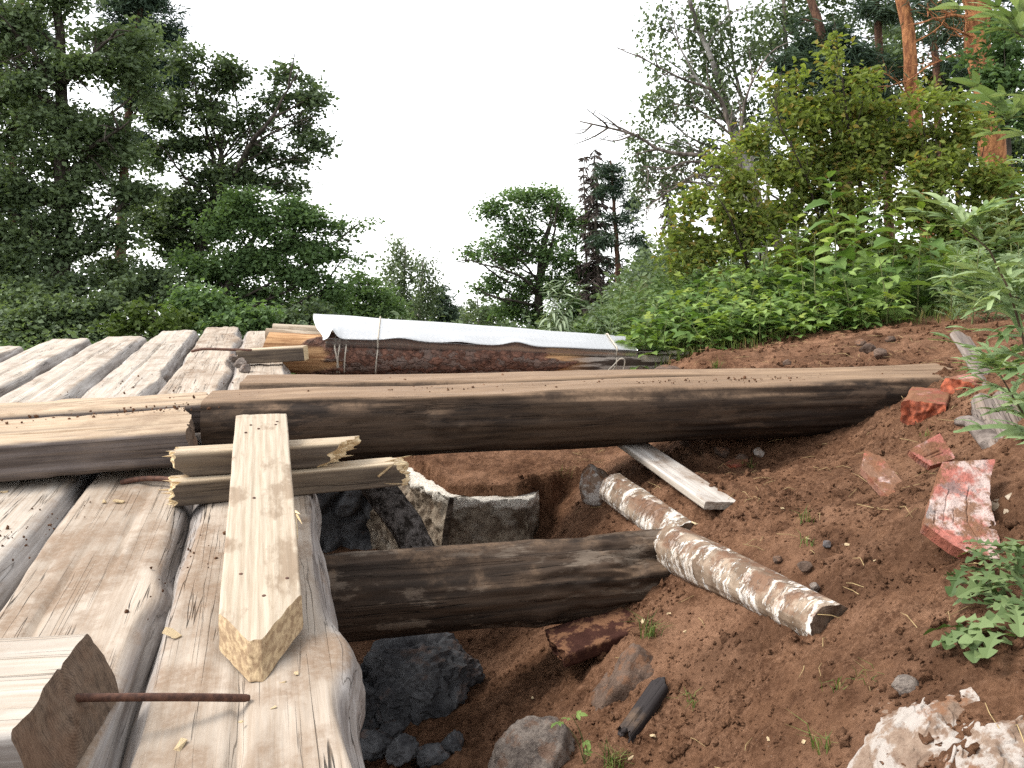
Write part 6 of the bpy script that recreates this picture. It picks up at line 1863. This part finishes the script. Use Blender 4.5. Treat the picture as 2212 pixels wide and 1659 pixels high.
def leaf_dandelion(L, mat, name='leaf', curl=0.3, seed=0):
    rs = np.random.default_rng(seed)
    n = 25
    t = np.linspace(0, 1, n)
    P = np.stack([t * L, 0.10 * L * np.sin(t * 2.5 + seed), curl * L * (t - t * t * 1.3) + 0.02 * L * np.sin(t * 9 + seed)], 1)
    w = (0.02 + 0.13 * t ** 0.8 * (1 - np.clip((t - 0.80) / 0.2, 0, 1) ** 2)) * L
    saw = np.where(np.arange(n) % 4 == 0, 0.22, np.where(np.arange(n) % 4 == 1, 1.30, np.where(np.arange(n) % 4 == 2, 0.75, 0.40)))
    w = w * np.where(t > 0.86, 1.0, saw) + 0.004 * L
    V, Q = blade_strip(P, w, 0.25)
    return mesh_np(name, V, Q, mats=[mat], smooth=False)

M['willow_leaf'] = leaf_mat('silvery_willow_leaves', (0.14, 0.195, 0.10), (0.32, 0.38, 0.25), 0.25, 0.4, single=True)
M['pale_mugwort'] = leaf_mat('pale_mugwort_leaves', (0.16, 0.235, 0.10), (0.34, 0.43, 0.22), 0.32, 0.3, single=True)
LM = {
    'rasp': [leaf_compound(0.15, M['weed_leaf'], k == 1, 0.25 + 0.15 * k) for k in range(3)],
    'rasp_y': [leaf_compound(0.13, M['bright_leaf'], k == 1, 0.25 + 0.15 * k) for k in range(2)],
    'tall': [leaf_simple(0.14, 0.085, 0.35 + 0.2 * k, M['weed_leaf'], twist=0.2 * (k - 1)) for k in range(3)],
    'tall_y': [leaf_simple(0.13, 0.080, 0.35 + 0.2 * k, M['bright_leaf'], twist=0.2 * (k - 1)) for k in range(2)],
    'mug': [leaf_mugwort(0.12, M['silver_leaf'], 0.2 + 0.25 * k) for k in range(3)],
    'mug_near': [leaf_mugwort(0.14, M['pale_mugwort'], 0.25 + 0.25 * k, wid=1.9, lobes=2) for k in range(3)],
    'willow': [leaf_simple(0.15, 0.026, 0.3 + 0.25 * k, M['willow_leaf'], teeth=0.0, twist=0.3 * (k - 1), n=7) for k in range(3)],
}

def orient(loc, d, roll, scale):
    """leaf frame: local X along d, local Z as far up as possible"""
    x = Vector(d).normalized()
    u = Vector((0, 0, 1)) if abs(x.z) < 0.95 else Vector((1, 0, 0))
    z = (u - x * u.dot(x)).normalized()
    y = z.cross(x)
    m = Matrix((x, y, z)).transposed().to_4x4() @ Matrix.Rotation(roll, 4, 'X') @ Matrix.Scale(scale, 4)
    m.translation = Vector(loc)
    return m

def weed(name, label, base, top, kinds, n, seed, cat='weed', group=None, size=(0.6, 1.15), r=0.006, start=0.15, stem=None, elev=0.35, bend=0.1, whorl=1, tipsize=0.35, golden=2.4, mid=None):
    rs = random.Random(seed)
    nrs = np.random.default_rng(seed)
    b, t = np.asarray(base, float), np.asarray(top, float)
    root = empty(name, b, label, cat, group)
    H = np.linalg.norm(t - b)
    m = (b + t) / 2 + nrs.normal(size=3) * bend * H * np.array([1, 1, 0.2]) if mid is None else np.asarray(mid, float)
    P = smooth_path([b, m, t], 16)
    V, Q = tubes([(P - b, np.linspace(r, r * 0.3, 16))], 6)
    link('stem', mesh_np('stem', V, Q, mats=[stem or M['stem']]), root)
    a = rs.random() * 6.28
    for k in range(n):
        f = start + (1 - start) * (k + 0.5 * rs.random()) / n
        p = np.array([np.interp(f, np.linspace(0, 1, 16), P[:, j]) for j in range(3)]) - b
        for w in range(whorl):
            a += golden + rs.uniform(-0.4, 0.4) if whorl == 1 else 6.283 / whorl + rs.uniform(-0.3, 0.3)
            e = elev * rs.uniform(0.2, 1.3) + (0.7 * f ** 5)
            d = (math.cos(a) * math.cos(e), math.sin(a) * math.cos(e), math.sin(e))
            s = rs.uniform(*size) * (1 - (1 - tipsize) * max(0, f - 0.55) / 0.45) * (0.75 + 0.25 * min(1, f * 2.5))
            off = np.array(d) * 0.012
            me = rs.choice(LM[kinds[0]] if (len(kinds) == 1 or f < 0.82) else LM[kinds[1]])
            link('leaf', me, root, orient(p + off, d, rs.uniform(-0.4, 0.4), s))
        if whorl > 1:
            a += 1.2
    return root

rr = random.Random(91)
RG = 'raspberry canes along the top of the bank'
# leafy canes on the bank (picture direction of the tip, distance)
rasp = [(1420, 655, 6.6), (1445, 640, 7.0), (1470, 625, 7.3), (1440, 690, 6.45), (1480, 660, 6.7), (1500, 630, 7.0), (1510, 600, 7.5), (1535, 615, 6.9), (1530, 660, 6.5), (1560, 590, 7.4), (1570, 640, 6.7), (1590, 615, 7.0), (1610, 590, 7.6),
        (1605, 660, 6.6), (1630, 620, 7.0), (1650, 600, 7.5), (1650, 650, 6.7), (1680, 615, 7.1), (1700, 640, 6.8), (1495, 700, 6.4), (1560, 690, 6.4), (1620, 690, 6.5), (1400, 690, 6.5), (1375, 705, 6.6), (1720, 600, 7.5), (1690, 675, 6.6), (1460, 600, 7.6), (1540, 575, 7.8), (1590, 650, 6.4), (1640, 665, 6.35), (1665, 640, 6.5), (1740, 650, 6.5), (1780, 640, 6.5), (1850, 650, 6.4), (1930, 640, 6.4), (1720, 690, 6.35), (1800, 690, 6.35), (1880, 680, 6.35)]
for k, (px, py, D_) in enumerate(rasp):
    t = at(px, py, D_)
    b = t.copy()
    b[0] += rr.uniform(-0.12, 0.12)
    b[1] += rr.uniform(0.0, 0.15)
    b[2] = gz(b[0], b[1]) - 0.02
    weed('raspberry_cane', 'leafy raspberry cane with three part green leaves at the top of the bank', b, t, ['rasp', 'rasp_y'] if k % 3 else ['rasp'], 13, 600 + k, 'plant', RG, (1.05, 1.75), elev=0.2)
tall = [((1790, 380, 7.0), ['tall', 'tall'], 26, 'tallest broad leaved weed with drooping leaves before the olive shrub'),
        ((1935, 440, 6.8), ['tall', 'rasp_y'], 22, 'broad leaved weed with a yellow green leaf tuft on top'),
        ((1760, 505, 6.7), ['rasp', 'rasp_y'], 10, 'slim cane with stacked yellow green leaf whorls'),
        ((1850, 480, 7.2), ['tall', 'tall'], 20, 'broad leaved weed between the tallest weed and the yellow tufted one'),
        ((1990, 500, 6.9), ['rasp', 'rasp_y'], 13, 'bushy cane right of the yellow tufted weed'),
        ((1730, 560, 6.9), ['rasp', 'rasp_y'], 12, 'low cane with pale top leaves beside the slim cane'),
        ((1900, 560, 6.6), ['rasp'], 12, 'dark leafed cane at the foot of the tall weeds'),
        ((1820, 590, 6.6), ['rasp'], 12, 'dark leafed cane in front of the tallest weed'),
        ((2040, 560, 6.8), ['rasp', 'rasp_y'], 14, 'leafy cane close to the near mugwort stalk'),
        ((1880, 420, 7.4), ['tall', 'tall_y'], 22, 'tall weed with narrow yellow green crown behind the yellow tufted one'),
        ((1720, 470, 7.6), ['tall', 'tall_y'], 20, 'tall weed rising left of the tallest one'),
        ((1990, 450, 7.3), ['tall', 'tall_y'], 20, 'tall weed in front of the wide olive shrub'),
        ((1660, 520, 7.6), ['rasp', 'rasp_y'], 18, 'high cane above the raspberry thicket'),
        ((2080, 490, 7.0), ['rasp', 'rasp_y'], 18, 'high cane between the tall weeds and pale mugworts'),
        ((1580, 545, 7.7), ['rasp', 'rasp_y'], 16, 'high cane over the middle of the raspberry thicket')]
for k, ((px, py, D_), kinds, n_, lab) in enumerate(tall):
    t = at(px, py, D_)
    b = t.copy()
    b[0] += rr.uniform(-0.05, 0.15)
    b[2] = gz(b[0], b[1]) - 0.02
    weed('broad_leaf_weed', lab, b, t, kinds, n_, 640 + k, 'plant', None, (1.2, 2.1), r=0.008, elev=0.2, bend=0.05)
MG = 'feathery mugwort plants behind the plate'
mug = [((1345, 600, 8.0), 'feathery mugwort right of the silvery willow leaves'), ((1385, 618, 8.2), 'feathery mugwort in front of the dark spruces'), ((1300, 640, 7.8), 'low mugwort beside the plate corner'), ((1420, 640, 7.9), 'feathery mugwort left of the raspberry canes'),
       ((1320, 690, 7.4), 'dark low mugwort tuft above the plate corner'), ((1660, 570, 7.8), 'feathery mugwort rising between the raspberry canes'), ((1600, 600, 8.0), 'feathery mugwort among the raspberry tops'), ((1900, 400, 7.9), 'thin mugwort spire behind the tallest weed')]
for k, ((px, py, D_), lab) in enumerate(mug):
    t = at(px, py, D_)
    b = t.copy()
    b[2] = gz(b[0], b[1]) - 0.02
    weed('mugwort_plant', lab, b, t, ['mug'], 40, 660 + k, 'plant', MG, (0.8, 1.6), r=0.005, elev=0.6, start=0.25, tipsize=0.4)
# silvery willow shoots hanging beside the plate
for k, (px, py, lab) in enumerate([(1185, 610, 'silvery willow shoot arching left above the plate'), (1230, 600, 'upright silvery willow shoot above the plate'), (1205, 660, 'drooping silvery willow shoot close to the plate edge'), (1255, 620, 'green willow shoot right of the silvery ones'), (1270, 665, 'low willow shoot beside the mugwort')]):
    t = at(px, py, 7.9)
    b = at(1245, 720, 7.9)
    b[0] += (px - 1245) * 0.0016
    b[2] = gz(b[0], b[1]) - 0.02
    weed('willow_shoot', lab, b, t, ['willow'], 75, 680 + k, 'shrub', 'willow shoots behind the plate', (0.7, 1.35), r=0.005, elev=-0.15, start=0.3, tipsize=0.5, bend=0.14)
# tall feathery plants at the right
for k, (px, py, D_, lab) in enumerate([(2120, 470, 5.6, 'tall pale mugwort behind the near stalk'), (2170, 440, 5.8, 'tall pale mugwort against the olive shrub at the hillside'), (2070, 540, 5.9, 'mugwort rising between leafy cane and near stalk'), (2200, 520, 5.4, 'bushy mugwort at the bank edge near the stump'), (2140, 580, 5.6, 'low mugwort at the foot of the tall pale ones')]):
    t = at(px, py, D_)
    b = t.copy()
    b[2] = gz(b[0], b[1]) - 0.02
    weed('mugwort_plant', lab, b, t, ['mug'], 54, 700 + k, 'plant', None, (0.8, 1.5), r=0.006, elev=0.6, start=0.1, tipsize=0.4)
# near mugwort stalks leaning in from the right
near = [([(2235, 720, 1.75), (2160, 600, 1.72), (2078, 492, 1.72)], 42, 'near mugwort stalk with star shaped leaf tip leaning over the bank'),
        ([(2290, 420, 1.6), (2240, 180, 1.6), (2195, 70, 1.6)], 24, 'near mugwort tip hanging above the star tipped stalk'),
        ([(2330, 420, 1.7), (2260, 330, 1.7), (2178, 258, 1.7)], 20, 'small near mugwort tip below the uppermost one'),
        ([(2300, 1050, 1.9), (2230, 900, 1.85), (2155, 800, 1.85)], 28, 'near mugwort sprig with pale leaves before the brick'),
        ([(2300, 760, 1.8), (2240, 690, 1.8), (2175, 640, 1.78)], 20, 'near mugwort sprig at the foot of the star tipped stalk')]
for k, (pp, n_, lab) in enumerate(near):
    b0, m0, t = at(*pp[0]), at(*pp[1]), at(*pp[2])
    b = b0 + V3(0.18, 0.05, 0)
    b[2] = gz(b[0], b[1]) - 0.02
    root = weed('mugwort_stalk', lab, b, t, ['mug_near'], n_, 720 + k, 'plant', 'near mugwort stalks by the stump', (0.65, 1.2), r=0.0045, elev=0.5, start=0.45, tipsize=0.55, mid=b0 * 0.3 + m0 * 0.7, stem=M['stem_brown'])
    for j in range(9):
        a = j * 0.7 + k
        link('leaf', LM['mug_near'][j % 3], root, orient(t - b, (math.cos(a), math.sin(a), 0.15 + 0.6 * (j % 3)), 0.3 * math.sin(j), 0.55 + 0.2 * (j % 3)))

# wilted dandelion leaves on the slope
M['dandelion'] = leaf_mat('dandelion_leaves', (0.060, 0.100, 0.030), (0.165, 0.225, 0.090), 0.22, 0.45, single=True)
DL = [leaf_dandelion(0.20, M['dandelion'], curl=0.15 + 0.12 * k, seed=k) for k in range(5)]
dn = random.Random(3)
dand_spots = [(2110, 1235), (2150, 1240), (2190, 1235), (2080, 1260), (2130, 1275), (2170, 1270), (2205, 1270), (2100, 1310), (2150, 1310), (2190, 1310), (2120, 1345), (2170, 1345), (2205, 1345), (2090, 1290), (2060, 1380), (2100, 1385), (2140, 1380), (2180, 1385), (2075, 1410), (2120, 1415), (2160, 1410), (2200, 1240), (2140, 1255), (2185, 1330), (2130, 1300), (2160, 1290)]
groups = {'heap': [], 'low': []}
dand_spots += [(px + dn.uniform(-18, 18), py + dn.uniform(-16, 16)) for px, py in dand_spots]
for k, (px, py) in enumerate(dand_spots):
    groups['heap' if py < 1360 else 'low'].append((px, py))
for gname, lab in (('heap', 'heap of uprooted dandelion leaves wilting below the big tile slab'), ('low', 'loose wilted dandelion leaves flat on earth below the leaf heap')):
    spots_ = groups[gname]
    c = ground_at(*spots_[0])
    root = empty('dandelion_plant', c, lab, 'plant')
    for k, (px, py) in enumerate(spots_):
        q = ground_at(px, py)
        a = dn.uniform(0, 6.28) if gname == 'heap' else dn.uniform(2.5, 4.5)
        h = 0.012 + (0.055 * dn.random() if gname == 'heap' else 0.008)
        d = (math.cos(a), math.sin(a), dn.uniform(-0.15, 0.25))
        sc_ = dn.uniform(0.42, 0.80)
        off = np.array(d) * -0.08 * sc_
        link('leaf', DL[k % 5], root, orient(q + V3(0, 0, h) + off - c, d, dn.uniform(-0.6, 0.6), sc_))

# small green plant at the hole edge
wp = ground_at(1262, 1655)
wroot = empty('seedling', wp, 'small green seedling with lobed leaves beside the grey stone', 'plant')
for k, (px, py, d_) in enumerate([(1240, 1555, 0), (1215, 1560, 0), (1258, 1600, 0), (1235, 1545, 0.02), (1268, 1635, 0)]):
    t = at(px, py, 2.2)
    P = smooth_path([wp, (wp + t) / 2 + V3(0.01, 0, 0.01), t], 8)
    V, Q = tubes([(P - wp, np.linspace(0.0018, 0.001, 8))], 5)
    link('stem', mesh_np('stem', V, Q, mats=[M['stem']]), wroot)
    a = 2.6 + k * 1.3
    link('leaf', LM['rasp'][k % 3], wroot, orient(t - wp, (math.cos(a), math.sin(a) * 0.5 - 0.3, 0.1), 0.3, 0.24 + 0.05 * (k % 2)))

# grass tufts on the earth
tufts = [(1405, 1375, 0.09, 40, 'green grass tuft on the slope beside the dark brick slab'), (1330, 1655, 0.07, 50, 'green grass tuft beside the seedling'), (1738, 1125, 0.06, 16, 'thin grass sprig on the slope above the birch log'), (1745, 1175, 0.05, 12, 'thin grass sprig drooping towards the birch log'),
         (2000, 945, 0.05, 18, 'grass sprig growing before the orange faced brick'), (1225, 1040, 0.09, 8, 'few grass blades beside the crusted concrete'), (1545, 795, 0.09, 40, 'dry grass tuft on the beam behind the pine log end'), (1500, 1520, 0.05, 14, 'sparse grass on the lower slope by the blackened splinter'), (1810, 1490, 0.06, 12, 'sparse grass blades on the slope below the birch log'),
         (1620, 1010, 0.07, 26, 'green grass beside the painted board'), (1880, 1470, 0.05, 10, 'sparse grass blades above the lime white stone'), (1780, 1620, 0.07, 14, 'grass blades at the lower slope beside the lime white stone')]
for k, (px, py, h, n_, lab) in enumerate(tufts):
    q = ground_at(px, py, 1.2, 7)
    r_ = np.random.default_rng(740 + k)
    xx, yy = q[0] + r_.normal(size=n_) * 0.014, q[1] + r_.normal(size=n_) * 0.014
    me = blades('grass_tuft', '', xx - q[0], yy - q[1], np.full(n_, h), M['grass'], 750 + k, 0.0016, 1.1, z=np.zeros(n_))
    o = link('grass_tuft', me)
    o.location = Vector(q)
    tag(o, lab, 'grass')
